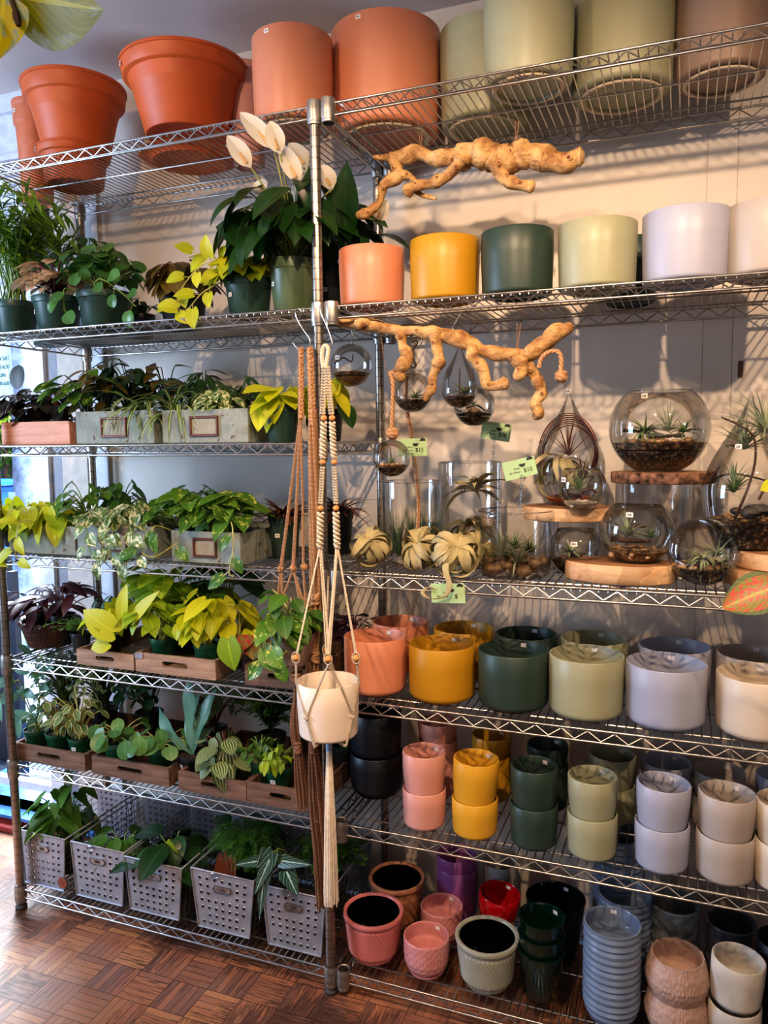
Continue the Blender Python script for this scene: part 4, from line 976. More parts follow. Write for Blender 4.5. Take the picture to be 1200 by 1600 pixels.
def crate(label,u0,u1,Z,hp,Y0,dep,mat,lift=0,clip=False):
    xa=xat(u0,Y0,Z+.02);xb=xat(u1,Y0,Z+.02);w=xb-xa;h=hp*mpp((xa,Y0,Z));th=.009
    t=thing('slotted_crate',label,'wooden crate',((xa+xb)/2,Y0,Z+TOP+.0012+lift),'low wooden crates with hand slots')
    k=MB(); vs,fs=panel_slot(w,h,th,w*.16,h*.14,h*.55); k.add(vs,fs); k.build('front_board',mat,t,smooth=False)
    k=MB(); k.box((0,dep-th/2,h/2),(w,th,h)); k.build('back_board',mat,t,smooth=False)
    for sx in(-1,1):
        k=MB(); k.box((sx*(w/2-th/2),dep/2,h/2),(th,dep-2*th,h)); k.build('side_board',mat,t,smooth=False)
    k=MB(); k.box((0,dep/2,.004),(w-2*th,dep-2*th,.007)); k.build('bottom_board',mat,t,smooth=False)
    if clip: k=MB(); k.box((-w/2+.014,-.0015,h-.008),(.026,.003,.014)); k.build('corner_bracket',M['galv'],t,smooth=False)
    return t
# basket at the left of shelf 5
def basket():
    X=xat(80,.17,Z5); s=mpp((X,.17,Z5+.04)); rx=44*s
    t=thing('wicker_basket','dark brown woven wicker basket holding burgundy plants, left end of the fifth shelf','basket',(X,.17,Z5+TOP+.0015))
    k=MB(); h=.075; Mx=Matrix.Diagonal((1.0,.95,1,1))
    def fn(r,z,a,i): return r*(1+.05*abs(math.sin(a*30+z*40+.5*math.sin(z*300))))
    pr=[(0,.002)]+[(rx*(.74+.24*i/14),.002+h*i/14) for i in range(15)]+[(rx*.93,h*.96),(rx*.72,.008),(0,.008)]
    k.lathe(pr,300,M=Mx,fn=fn); k.build('woven_side',M['wicker'],t)
    k=MB()
    for ph in(0,PI):
        pts=[(Mx@Vector(((rx+.003*math.cos(40*a/2+ph))*math.cos(a),(rx+.003*math.cos(40*a/2+ph))*math.sin(a),h+.004*math.sin(40*a/2+ph)))) for a in [2*PI*i/160 for i in range(161)]]
        k.tube(pts,.0045,6)
    k.build('braided_rim',M['wicker'],t); return t
basket()
G5='potted plants on the fifth shelf'; bb5=lambda t,a,b:bbx(t,a,b,Z4-.04)
def lp(nm,lb,u,Y,Z,rp,hp,pm_,grp,st,n,sp,H,L,Wd,sh,mt,stem='stem',seed=1,bb=None,lift=.012,**kw):
    t,z,s,r=pot(nm,lb,u,Y,Z,rp,hp,pm_,grp,st,lift=lift if lift<.05 else .012)
    if lift>.05: kw['lift']=lift
    leafy(t,z,n,sp,H,L,Wd,sh,mt,stem,seed,bb=bb(t,u-60,u+60) if bb else None,**kw); return t,z
lp('burgundy_philodendron','burgundy philodendron leaning left in the wicker basket',64,.17,Z5,20,44,'nursery_dk',G5,None,24,.14,.11,.10,.036,'lance','lf_burg','stem_r',120,bb5,droop=.2,front=.35)
lp('burgundy_philodendron','burgundy philodendron at the right side of the wicker basket',100,.17,Z5,20,44,'nursery_dk',G5,None,24,.13,.13,.10,.036,'lance','lf_burg','stem_r',121,bb5,droop=.1,front=.3)
crate('pale slotted wooden crate holding the fern and neon pothos, left one on the fifth shelf',120,209,Z5,24,.02,.33,M['crate_lt'])
crate('slotted wooden crate with a metal corner bracket in the middle of the fifth shelf',212,337,Z5,30,.018,.33,M['crate_lt'],clip=True)
crate('darker slotted wooden crate at the right of the fifth shelf behind the rope hangers',383,488,Z5,32,.018,.33,M['crate'])
t,z,s,r=pot('fern','small bright fern hanging over the left crate, fifth shelf',128,.10,Z5,16,30,'nursery_dk',G5,None,lift=.012); fern(t,z,26,.06,.10,'lf_fern',122,18,.014)
t,z,s,r=pot('fern','fine dark green bushy plant behind the neon pothos, fifth shelf',185,.2,Z5,22,34,'nursery_dk',G5,None,lift=.012); leafy(t,z,90,.10,.12,.028,.012,'lance','lf_blue','stem_d',123,droop=.4,bb=bb5(t,130,240),jit=.8)
t,z=lp('neon_pothos','neon pothos with one large lime leaf in the left crate, fifth shelf',172,.095,Z5,21,34,'nursery_dk',G5,None,12,.07,.12,.085,.055,'heart','lf_neon','stem_y',124,bb5,droop=.2,front=.5)
kl=MB()
for (u,v,du,dv,L,Wd) in ((178,988,-48,-32,.115,.07),(170,1005,-28,6,.06,.045),(190,965,-1,-45,.085,.042),(208,968,25,-40,.07,.035)):
    a=at(u,v,.0)-Vector(t.location); b=at(u+du,v+dv,-.02)-Vector(t.location); kl.leaf(a,b-a,(0,-1,.5),(b-a).length*1.15,Wd*1.1,'heart',.1,.4,9,rnd=.8)
    kl.tube(bez((0,-.02,z),(a.x*.5,a.y,z+.01),a),.002,5)
kl.build('large_leaves',M['lf_neon'],t)
lp('neon_pothos','lime pothos in a green pot at the left of the middle crate, fifth shelf',257,.09,Z5,22,40,'nursery_br',G5,None,28,.10,.16,.075,.045,'heart','lf_lime','stem_y',125,bb5,droop=.3,front=.5,lift=.3)
lp('neon_pothos','bright lime pothos in a green pot at the right of the middle crate, fifth shelf',325,.09,Z5,22,40,'nursery_br',G5,None,32,.10,.16,.08,.048,'heart','lf_neon','stem_y',126,bb5,droop=.3,front=.5)
lp('lime_philodendron','large leaved lime philodendron at the back of the middle crate, fifth shelf',290,.22,Z5,24,44,'nursery_dk',G5,None,36,.15,.24,.11,.065,'ovate','lf_lime','stem_y',127,bb5,droop=.0,front=.4,jit=.6)
lp('philodendron','green philodendron rising behind the lime pothos, fifth shelf',345,.24,Z5,24,44,'nursery_dk',G5,None,30,.13,.23,.10,.06,'ovate','lf_green','stem',128,bb5,droop=.1,front=.4)
t,z=lp('lime_philodendron','yellow green philodendron with a big drooping leaf right of the middle crate',372,.12,Z5,22,40,'nursery_dk',G5,None,10,.08,.12,.09,.06,'heart','lf_neon','stem_y',129,bb5,droop=.6)
kl=MB(); a=at(356,1000,.0)-Vector(t.location); kl.leaf(a,(.25,-.2,-1),(0,-1,.2),.085,.07,'heart',.1,.3,9,rnd=.3); kl.tube(bez((0,0,z),(a.x*.5,a.y,z+.05),a),.002,5); kl.build('large_leaf',M['lf_lime'],t)
lp('caladium','pink and olive caladium between the lime plants and the rope hanger',392,.10,Z5,20,36,'nursery_dk',G5,None,9,.06,.07,.085,.055,'ovate','lf_calad','stem_r',130,bb5,droop=.5,front=.7,lift=.014)
lp('watermelon_peperomia','small striped peperomia in the right crate, fifth shelf',418,.085,Z5,18,34,'nursery_dk',G5,None,14,.04,.045,.04,.032,'round','lf_water','stem_r',131,bb5,droop=.8,front=.6,lift=.014)
lp('green_pot_plant','dark green plant in a green pot at the right end of the right crate',466,.11,Z5,18,36,'nursery_br',G5,None,16,.06,.09,.05,.03,'ovate','lf_dark','stem',132,bb5,droop=.4,lift=.014)
lp('succulent','dark red rosette plant in shadow behind the hanging cream planter, fifth shelf right',553,.27,Z5,20,36,'nursery_dk',G5,None,26,.07,.10,.055,.03,'spatula','lf_burg','stem_r',133,bb5,droop=-.2)
# ---- shelf 6
G6='potted plants on the sixth shelf'; bb6=lambda t,a,b:bbx(t,a,b,Z5-.04)
crate('brown slotted crate of three small pots at the left end of the sixth shelf',22,133,Z6,27,.018,.33,M['crate'])
crate('brown slotted crate of pilea plants, second from left on the sixth shelf',144,264,Z6,29,.018,.33,M['crate'])
crate('brown slotted crate of black pots, third from left on the sixth shelf',279,385,Z6,30,.016,.33,M['crate'])
crate('brown slotted crate at the right end of the sixth shelf behind the rope tassels',386,492,Z6,33,.016,.33,M['crate'])
t,z=lp('vine_plant','leggy green plant in the leftmost green pot, sixth shelf',60,.085,Z6,20,33,'nursery_br',G6,-2.1,10,.07,.10,.055,.022,'lance','lf_blue','stem',140,bb6,droop=.7)
vines(t,[[(0,0,z),(-.02,-.03,z+.12),(-.06,-.06,z+.22),(-.09,-.08,z+.17),(-.10,-.10,z+.08)],[(0,0,z),(.02,0,z+.12),(.03,-.02,z+.22),(.07,-.04,z+.26),(.11,-.06,z+.24)],[(0,0,z),(-.01,-.02,z+.1),(0,-.06,z+.18),(-.04,-.09,z+.14)]],.065,.024,'lf_blue','stem','lance',9,.03)
lp('ivy','variegated ivy in the middle green pot, sixth shelf',92,.085,Z6,19,33,'nursery_br',G6,None,26,.08,.15,.04,.022,'ovate','lf_ivy','stem_y',141,bb6,droop=.5,lift=.4)
lp('ivy','pale variegated bushy plant in the third green pot, sixth shelf',128,.085,Z6,20,33,'nursery_br',G6,-1.5,40,.10,.17,.04,.02,'ovate','lf_ivy','stem_y',142,bb6,droop=.5,lift=.4)
lp('ficus','dark bushy ficus at the back left of the sixth shelf',105,.27,Z6,22,40,'nursery_dk',G6,None,90,.12,.24,.035,.018,'ovate','lf_dark','stem_d',143,bb6,droop=.4,lift=.2,jit=.7)
lp('ficus','dark small leaved shrub in shadow behind the pilea, sixth shelf',165,.28,Z6,22,40,'nursery_dk',G6,None,90,.13,.25,.03,.016,'ovate','lf_ivy','stem_d',144,bb6,droop=.4,lift=.2,jit=.7)
lp('ficus','dark leafy shrub in shadow behind the second pilea, sixth shelf',235,.29,Z6,22,40,'nursery_dk',G6,None,60,.13,.25,.045,.03,'round','lf_dark','stem_d',145,bb6,droop=.4,lift=.2,jit=.7)
def pilea(lb,u,Y,rp,seed,n,potm='nursery_br'):
    t,z,s,r=pot('pilea',lb,u,Y,Z6,rp,38,potm,G6,None,lift=.012)
    leafy(t,z,n,.11,.09,.052,.046,'round','lf_pilea','stem_y',seed,front=.45,droop=.7,bend=.3,fold=.05,sr=.0014,bb=bb6(t,u-70,u+60),jit=.75,core=.2); return t
pilea('pilea with round silver green leaves in the green pot of the second crate, sixth shelf',188,.085,25,146,18)
pilea('pilea with coin shaped leaves at the right of the second crate, sixth shelf',253,.085,21,147,18)
t,z,s,r=pot('staghorn_fern','staghorn fern with a broad upright wavy leaf in a black pot, sixth shelf',303,.09,Z6,24,36,'nursery_dk',G6,-2.0,lift=.012)
kl=MB()
for (az,el,L,Wd,bd) in ((1.9,1.45,.24,.052,.35),(2.6,1.25,.21,.045,1.5),(3.3,.7,.19,.045,.9),(.6,1.2,.22,.042,.5),(5.0,.9,.10,.04,1.0)):
    d=Vector((math.cos(az)*math.cos(el),-.25*math.cos(el)-.1,math.sin(el))); kl.leaf((0,0,z),d,(0,-1,.25),L,Wd,'spatula',.15,bd,12,rnd=R.random(),wave=.15,twist=.5)
kl.build('fronds',M['lf_blue'],t)
lp('watermelon_peperomia','peperomia with silver striped round leaves in a black pot, sixth shelf',352,.085,Z6,24,36,'nursery_dk',G6,-1.7,24,.085,.10,.075,.058,'ovate','lf_water','stem_r',148,bb6,droop=.8,front=.6,fold=.08,jit=.7)
lp('watermelon_peperomia','smaller striped peperomia in shadow behind the staghorn fern',335,.25,Z6,22,40,'nursery_dk',G6,None,26,.10,.18,.06,.045,'ovate','lf_water','stem_r',149,bb6,droop=.6,jit=.7)
lp('prayer_plant','bright curly green plant in a green pot at the right end of the sixth shelf',437,.08,Z6,22,42,'nursery_br',G6,-1.6,44,.065,.075,.04,.017,'lance','lf_lime','stem',150,bb6,droop=.6,front=.5,bend=1.4)
lp('fern','small green plant in a green pot beside the striped peperomia, sixth shelf',408,.10,Z6,20,42,'nursery_br',G6,None,30,.06,.09,.035,.018,'ovate','lf_green','stem',151,bb6,droop=.5)
t,z,s,r=pot('fern','bushy dark fern at the back right of the sixth shelf',425,.25,Z6,24,44,'nursery_dk',G6,None,lift=.012); fern(t,z,40,.18,.13,'lf_green',152,22,.022,bb6(t,370,490))
lp('ficus','dark plant in shadow right of the middle post, sixth shelf',540,.25,Z6,20,46,'nursery_dk',G6,None,40,.08,.15,.05,.022,'ovate','lf_dark','stem_d',153,bb6,droop=.4)
# ---- shelf 7 : perforated locker baskets
def perf_panel(wt,wb,h,nx,ny,skip=()):
    k=MB(); S=8
    def P(fx,fz,y=0): w=wb+(wt-wb)*fz; return (fx*w,y,fz*h)
    fr=.07
    for i in range(nx):
        for j in range(ny):
            x0=-.5+fr+(1-2*fr)*i/nx;x1=-.5+fr+(1-2*fr)*(i+1)/nx;z0=fr*.9+(1-fr*1.8)*j/ny;z1=fr*.9+(1-fr*1.8)*(j+1)/ny
            if (i,j) in skip: k.add([P(x0,z0),P(x1,z0),P(x1,z1),P(x0,z1)],[(0,1,2,3)]); continue
            cx,cz=(x0+x1)/2,(z0+z1)/2; out=[(x1,cz),(x1,z1),(cx,z1),(x0,z1),(x0,cz),(x0,z0),(cx,z0),(x1,z0)]
            rx=(x1-x0)*.175; rz=rx*(wt)/h; vs=[P(*q) for q in out]
            vs+=[P(cx+rx*1.35*math.cos(PI*q/4),cz+rz*1.35*math.sin(PI*q/4),0) for q in range(8)]
            vs+=[P(cx+rx*math.cos(PI*q/4),cz+rz*math.sin(PI*q/4),-.0022) for q in range(8)]
            vs+=[P(cx+rx*.9*math.cos(PI*q/4),cz+rz*.9*math.sin(PI*q/4),.001) for q in range(8)]
            fs=[(l*8+q,l*8+(q+1)%8,(l+1)*8+(q+1)%8,(l+1)*8+q) for l in range(3) for q in range(8)]
            k.add(vs,[f[::-1] for f in fs[:16]],mi=0); k.f+=[[len(k.v)-len(vs)+i for i in f[::-1]] for f in fs[16:]]; k.rnd+=[0]*8; k.mi+=[1]*8  # inner ring of each hole coloured black, standing in for shade inside
    for (a,b,c,d) in ((-.5,0,-.5+fr,1),(.5-fr,0,.5,1),(-.5+fr,0,.5-fr,fr*.9),(-.5+fr,1-fr*.9,.5-fr,1)):
        k.add([P(a,b),P(c,b),P(c,d),P(a,d)],[(0,1,2,3)])
    return k
def mbasket(label,uTL,uTR,vTL,uBL,uBR,num,seed):
    Y0=.028; a=onz(uBL,vTL,Z7).x; xb0=xat(uBL,Y0,Z7);xb1=xat(uBR,Y0,Z7); wb=xb1-xb0; cx=(xb0+xb1)/2
    zt=at((uTL+uTR)/2,vTL,Y0).z; h=zt-Z7-TOP; xt0=xat(uTL,Y0,zt);xt1=xat(uTR,Y0,zt); wt=xt1-xt0; dep=.335
    t=thing('locker_basket',label,'metal basket',(cx,Y0,Z7+TOP+.0015),'perforated metal baskets on the bottom shelf')
    sk=[(i,j) for i in (2,3,4) for j in (4,5)]+[(0,1),(6,1)]
    k=perf_panel(wt,wb,h,7,7,sk); f=k.build('front_panel',[M['galv'],M['black']],t,smooth=False)
    k=perf_panel(wt,wb,h,7,7); b=k.build('back_panel',[M['galv'],M['black']],t,smooth=False,loc=(0,dep,0))
    for sx in(-1,1):
        k=MB(); n=13
        for i in range(1,n): y=dep*i/n; k.tube([(sx*wb/2,y,.0),(sx*wt/2,y,h)],.0011,4)
        for j in range(0,8): z=h*j/8; x=sx*(wb/2+(wt-wb)/2*j/8); k.tube([(x,0,z),(x,dep,z)],.0011,4)
        k.build('wire_side',M['wiremesh'],t)
    k=MB(); n=9
    for i in range(n+1): x=-wb/2+wb*i/n; k.tube([(x,0,.001),(x,dep,.001)],.0011,4)
    for i in range(14): y=dep*i/13; k.tube([(-wb/2,y,.002),(wb/2,y,.002)],.0011,4)
    k.build('wire_bottom',M['wiremesh'],t)
    k=MB(); k.tube([(-wt/2,0,h),(wt/2,0,h),(wt/2,dep,h),(-wt/2,dep,h),(-wt/2,0,h)],.003,8)
    for sx in(-1,1): k.tube([(sx*wb/2,-.001,.002),(sx*wt/2,-.001,h)],.0025,6)
    k.tube([(-wb/2,-.001,.002),(wb/2,-.001,.002)],.0025,6); k.build('rim_wire',M['galv'],t)
    k=MB(); k.tube([(-.035+.012*math.cos(q)*1.2+.015,-.006,h-.004+.0065*math.sin(q)) for q in [2*PI*i/16 for i in range(17)]],.0014,6); k.build('pull_ring',M['chrome'],f)
    k=MB(); w2=wt*.145; hz=h*.74; pts=[(-w2,0),(-w2+.006,.010),(w2-.006,.010),(w2,0),(w2-.006,-.010),(-w2+.006,-.010)]
    vs=[(x,-.0035,hz+z) for x,z in pts]+[(x,0,hz+z) for x,z in pts]
    k.add(vs,[(0,1,2,3,4,5)]+[(i,i+6,(i+1)%6+6,(i+1)%6) for i in range(6)]); pl=k.build('number_plate',M['collar'],f,smooth=False)
    k=MB(); k.tube([(x*1.0,-.0038,hz+z) for x,z in pts+[pts[0]]],.0009,5); k.build('plate_edge',M['black'],pl)
    text(num,.0135,(0,-.0042,hz-.0005),(PI/2,0,0),M['ink'],pl,name='plate_number')
    return t,h,cx,wt
bk=[mbasket('perforated metal basket numbered 201 behind the left post, holding a tall leafy plant',35,105,1306,40,101,'201',1),
 mbasket('perforated metal basket numbered 206, second from left on the bottom shelf',109,192,1324,121,192,'206',2),
 mbasket('perforated metal basket numbered 21 in the middle of the bottom shelf',192,281,1348,205,280,'21',3),
 mbasket('perforated metal basket numbered 115, fourth from left, holding a feathery fern',297,395,1367,311,390,'115',4),
 mbasket('perforated metal basket numbered 220 beside the middle post, holding an alocasia',407,505,1394,420,502,'220',5)]
k=MB(); p=at(97,1380,.018); k.lathe([(0,-.0015),(.019,-.0015),(.019,.0015),(0,.0015)],6,M=Matrix.Rotation(PI/2,4,'X')); k.tube([(.0,-.002,.0),(.0,-.0035,0)],.004,8)
o=k.build('hanging_tag',pm('8a4a34',.6)); o.location=(p.x,.0195,p.z); tag(o,'small brown hexagonal tag on the lower corner of the basket numbered 201','tag')
G7='plants in the metal baskets'
def bp(nm,lb,bi,dx,Y,seed):
    t0,h,cx,wt=bk[bi]; X=cx+dx; t=thing(nm,lb,'potted plant',(X,Y,Z7+TOP+.004),G7); nursery(t,.05,.10,'' and None or M['nursery_dk'],0,None); return t,.09,h
t,z,h=bp('syngonium','tall light green leafy plant growing out of the basket numbered 201',0,-.0,.13,1)
leafy(t,z,26,.10,.26,.085,.06,'arrow','lf_green','stem',160,bb=(-.12,.2,-.13,.3,0,.36),droop=.5,jit=.7,front=.3,fold=.15)
leafy(t,z,10,.10,.15,.085,.06,'heart','lf_pothos','stem',161,bb=(-.1,.14,-.13,.3,0,.36),droop=.6,front=.8,name='front_leaves')
t,z,h=bp('philodendron','low broad leaf plant inside the basket numbered 206',1,.0,.13,2)
leafy(t,z,14,.08,.09,.09,.055,'ovate','lf_green','stem',162,droop=.3,bb=(-.09,.09,-.1,.2,0,.3))
t,z,h=bp('monstera','dark glossy broad leaf plant spilling over the basket numbered 21',2,.0,.12,3)
leafy(t,z,20,.10,.13,.11,.07,'ovate','lf_dark','stem',163,droop=.4,bb=(-.09,.12,-.06,.25,0,.28),front=.2)
kl=MB(); kl.leaf((.03,-.03,z+.03),(-.1,-.25,1),(0,-1,.3),.09,.06,'ovate',.1,.2,8,rnd=.9); kl.build('yellow_leaf',M['lf_lime'],t)
t,z,h=bp('monstera','dark leafy plant at the back of the basket numbered 115',3,-.05,.25,4)
leafy(t,z,18,.10,.16,.09,.055,'ovate','lf_dark','stem',164,droop=.2,bend=.3,front=0,bb=(-.08,.13,-.10,.1,0,.3))
t,z,h=bp('asparagus_fern','bright feathery asparagus fern in the basket numbered 115',3,.035,.13,5)
fern(t,z,110,.22,.12,'lf_asp',165,30,.016,bb=(-.10,.13,-.12,.25,0,.33))
kl=MB()
for i in range(3): kl.leaf((-.055,-.06,z+.0),(-.15+.12*i,-.15,1),(0,-1,.3),.10,.04,'ovate',.3,.3,8,rnd=.3*i)
t,z,h=bp('dry_leaf_plant','brown dried leaf plant at the left of the basket numbered 115',3,-.03,.092,6)
kl2=MB()
for i in range(4): kl2.leaf((0,0,z-.02),(-.2+.15*i,-.1,1),(0,-1,.3),.12,.045,'ovate',.3,.3,8,rnd=.25*i)
kl2.build('dry_leaves',M['lf_fic'],t)
t,z,h=bp('alocasia','alocasia with white veined arrow leaves over the basket numbered 220',4,-.03,.12,7)
kl=MB();ks=MB()
for (u,v,uu,vv,Wd) in ((417,1338,402,1440,.055),(448,1362,465,1402,.06),(440,1345,486,1352,.04),(405,1345,365,1352,.035),(425,1335,395,1400,.05)):
    a=at(u,v,.0)-Vector(t.location); b=at(uu,vv,-.02)-Vector(t.location); kl.leaf(a,b-a,(0,-1,.35),(b-a).length*1.0,Wd,'arrow',.15,.1,10,rnd=R.random()); ks.tube(bez((0,0,z),(a.x*.4,a.y*.4,a.z+.03),a),.0022,5)
ks.build('stems',M['stem'],t); kl.build('foliage',M['lf_alo'],t)
t,z,h=bp('fern','dark feathery fern at the back of the basket numbered 220',4,.02,.22,8)
fern(t,z,60,.17,.12,'lf_green',166,22,.02)
# ------------------------------------------------------------------ driftwood
def drift(name,label,branches,string_pts,seed):
    t=thing(name,label,'driftwood',branches[0][0][0]); o0=Vector(t.location)
    k=MB()
    for bi,(P,rs) in enumerate(branches):
        sp=smoothpath([Vector(p)-o0 for p in P],12); n=len(sp); rr=lerpl(rs,0,n)
        rr=[r*(1+.10*math.sin(i*.5+bi*2+seed)+.08*math.sin(i*.23+seed)) for i,r in enumerate(rr)]
        sp=[p+Vector((noise.noise(p*30+Vector((seed,0,0))),noise.noise(p*30+Vector((0,seed,5))),noise.noise(p*30+Vector((9,0,seed)))))*.006 for p in sp]
        sp=[sp[0]-(sp[1]-sp[0]).normalized()*rr[0]*.5]+sp+[sp[-1]+(sp[-1]-sp[-2]).normalized()*rr[-1]*.5]; rr=[rr[0]*.55]+rr+[rr[-1]*.55]
        k.tube(sp,rr,26,rnd=.5,disp=lambda q:1+.20*noise.noise(q*26+Vector((seed,)*3))+.09*noise.noise(q*80)+.04*noise.noise(q*240))
    body=k.build('driftwood_body',M['drift'],t)
    kk=MB(); rg=random.Random(seed)
    for bi,(P,rs) in enumerate(branches):
        sp=smoothpath([Vector(p)-o0 for p in P],12)
        for i in range(6,len(sp)-1,max(9,len(sp)//3)):
            r=lerpl(rs,0,len(sp))[i]; d=Vector((rg.uniform(-.5,.5),-1,rg.uniform(-.6,.5))).normalized(); c=sp[i]+d*r*.97
            kk=MB(); kk.tube([c-d*.004,c+d*.003],[r*.42,r*.30],12); kh=kk.build('knot',M['drift'],t); kk=MB(); kk.tube([c,c+d*.0036],[r*.24,r*.2],10); kk.build('knot_hole',M['drift_end'],kh)
    for (a,b) in string_pts:
        s_=MB(); a_=Vector(a)-o0;b_=Vector(b)-o0; s_.tube([a_+Vector((.004,0,0)),b_+Vector((0,-.001,0))],.0010,5); s_.tube([a_-Vector((.004,0,0)),b_+Vector((0,.001,0))],.0010,5)
        s_.build('hanging_string',M['jute'],t)
    return t
def dp(pts,Y): return [at(u,v,Y+(dy[0] if dy else 0)) for (u,v,*dy) in pts]
Yd=.10
m=1206/1.85
B1=[(dp([(906,246),(880,254),(845,248),(815,240),(790,250),(755,240),(725,245),(690,247),(650,240),(612,248)],Yd),[.020,.024,.027,.033,.030,.034,.026,.019,.018,.016]),
 (dp([(612,246),(585,247)],Yd),[.010,.007]),
 (dp([(620,250),(618,275),(600,292),(590,318),(572,334),(560,336)],Yd,),[.016,.017,.012,.010,.012,.012]),
 (dp([(720,250),(705,270),(680,285),(655,290),(636,298)],Yd-.02),[.020,.013,.013,.012,.014]),
 (dp([(650,290),(640,275),(622,270)],Yd),[.009,.008,.010]),
 (dp([(648,300),(665,306),(681,309)],Yd),[.006,.006,.004]),
 (dp([(775,255),(785,275),(800,285),(828,293)],Yd-.015),[.024,.015,.014,.014])]
drift('driftwood_branch','gnarled golden driftwood branch hanging above the cylinder planters',B1,[(at(657,205,Yd),at(658,240,Yd)),(at(808,190,Yd),at(806,232,Yd))],3)
Yd=.03
B2=[(dp([(498,500),(530,503),(570,508),(620,515),(665,520),(715,530),(760,548),(800,555),(826,552),(855,530),(892,508)],Yd),[.013,.013,.014,.013,.014,.020,.015,.015,.019,.018,.016]),
 (dp([(575,502),(560,508)],Yd-.015),[.012,.015]),
 (dp([(625,515),(630,540),(636,560),(622,580),(630,592)],Yd),[.014,.014,.015,.014,.012]),
 (dp([(682,522),(684,545),(686,565),(676,590),(676,605),(665,622)],Yd-.01),[.017,.012,.014,.011,.012,.009]),
 (dp([(738,545),(740,560),(752,575),(765,600),(790,598)],Yd-.01),[.014,.015,.014,.013,.014]),
 (dp([(812,560),(815,575),(808,590)],Yd-.015),[.016,.015,.013]),
 (dp([(822,570),(840,595),(845,612),(838,628),(840,645),(833,654)],Yd),[.013,.015,.012,.014,.014,.010])]
drift('driftwood_branch','long driftwood branch with knobbly arms tied under the second shelf above the air plants',B2,[(at(530,484,Yd),at(531,515,Yd)),(at(811,505,Yd),at(806,565,Yd))],8)
# ------------------------------------------------------------------ glass terrariums and air plants
S4=Z4+TOP+.0012
GL='glass terrariums with air plants'
def gl(prof,root,M3=None,seg=48,name='glass'):
    k=MB(); k.lathe(prof,seg,M=M3); return k.build(name,M['glass'],root)
def ringrim(root,r,z,th=.0016,M3=None):
    k=MB(); pts=[Vector((r*math.cos(a),r*math.sin(a),z)) for a in [2*PI*i/48 for i in range(49)]]
    if M3: pts=[M3@p for p in pts]
    k.tube(pts,th,8); return k.build('rim',M['glass'],root)
def globe_prof(R0,H,open_r,base=.45,th=.0025):
    # round bowl: base flat, opening at the top
    out=[(0,.0015)]; zb=-math.sqrt(max(0,1-base*base)); zt=math.sqrt(max(0,1-(open_r/R0)**2)); n=22
    P=[]
    for i in range(n+1):
        a0=math.asin(zb); a1=math.asin(zt); a=a0+(a1-a0)*i/n; P.append((R0*math.cos(a),(math.sin(a)-zb)/(zt-zb)*H))
    return [(0,0)]+P,P
def fill(root,P,z0,z1,mat,name='fill',M3=None,bumpy=.004,seed=1,shr=.0035):
    rg=random.Random(seed)
    def rad(z):
        for (r0,a),(r1,b) in zip(P,P[1:]):
            if a<=z<=b: return r0+(r1-r0)*(z-a)/(b-a+1e-9)
        return P[-1][0]
    pr=[(0,z0+.003)]; n=6
    for i in range(n+1): z=z0+.003+(z1-z0-.003)*i/n; pr.append((max(.002,rad(z)-shr),z))
    R1=rad(z1)-shr
    for q in (.8,.6,.4,.2,0): pr.append((R1*q,z1+bumpy*rg.uniform(-.3,1)))
    k=MB(); k.lathe(pr,28,M=M3,fn=lambda r,z,a,i: r*(1+(.04*math.sin(a*5+z*300) if i>8 else 0))); return k.build(name,M[mat],root)
def pebbles(root,rr,z,n,s,mat,seed=1,name='pebble',flat=.6,layers=1):
    rg=random.Random(seed)
    for i in range(n):
        a=GA*i+rg.uniform(-.3,.3); q=math.sqrt((i+.5)/n)*rr; sc=s*rg.uniform(.6,1.15)
        k=MB(); k.blob((0,0,0),sc,sc*rg.uniform(.7,1),sc*flat*rg.uniform(.7,1.1),10,6,rnd=rg.random(),jit=.15,rot=rg.uniform(0,3))
        p=k.build(name,M[mat],root); p.location=(q*math.cos(a),q*math.sin(a),z+sc*flat*.6+ (s*.8*(i%layers)))
def airplant(root,pos,n,L,Wd,mat='lf_air',seed=1,up=.7,bend=1.2,name='air_plant'):
    rg=random.Random(seed);kl=MB(); n=int(n*1.5); L*=1.22; Wd*=1.15
    for i in range(n):
        az=GA*i; el=up*rg.uniform(.3,1.5); el=min(el,1.5); d=Vector((math.cos(az)*math.cos(el),math.sin(az)*math.cos(el),math.sin(el)))
        u_=Vector((-math.cos(az)*math.sin(el),-math.sin(az)*math.sin(el),math.cos(el)))
        kl.leaf(Vector(pos),d,u_,L*rg.uniform(.6,1.1),Wd,'taper',.5,bend*rg.uniform(.2,1.4),7,rnd=rg.random())
    return kl.build(name,M[mat],root)
def twig(root,pts,r=.002,name='twig',mat='trunk'):
    k=MB(); sp=smoothpath(pts,6); k.tube(sp,[r*(1-.5*i/len(sp)) for i in range(len(sp))],6); return k.build(name,M[mat],root)
def glsticker(root,R0,z,ang=-1.9,M3=None): return sticker(root,R0+.0008,z,ang,.012)
def slab(label,u0,u1,vt,vb,Y,asp=.75,seed=1,barky=False):
    X=xat((u0+u1)/2,Y,S4+.1); s=mpp((X,Y,S4+.1)); rx=(u1-u0)/2*s
    zb=at((u0+u1)/2,vb,Y-rx*asp).z; zt=at((u0+u1)/2,vt,Y-rx*asp).z
    return X,Y,rx,zb,zt
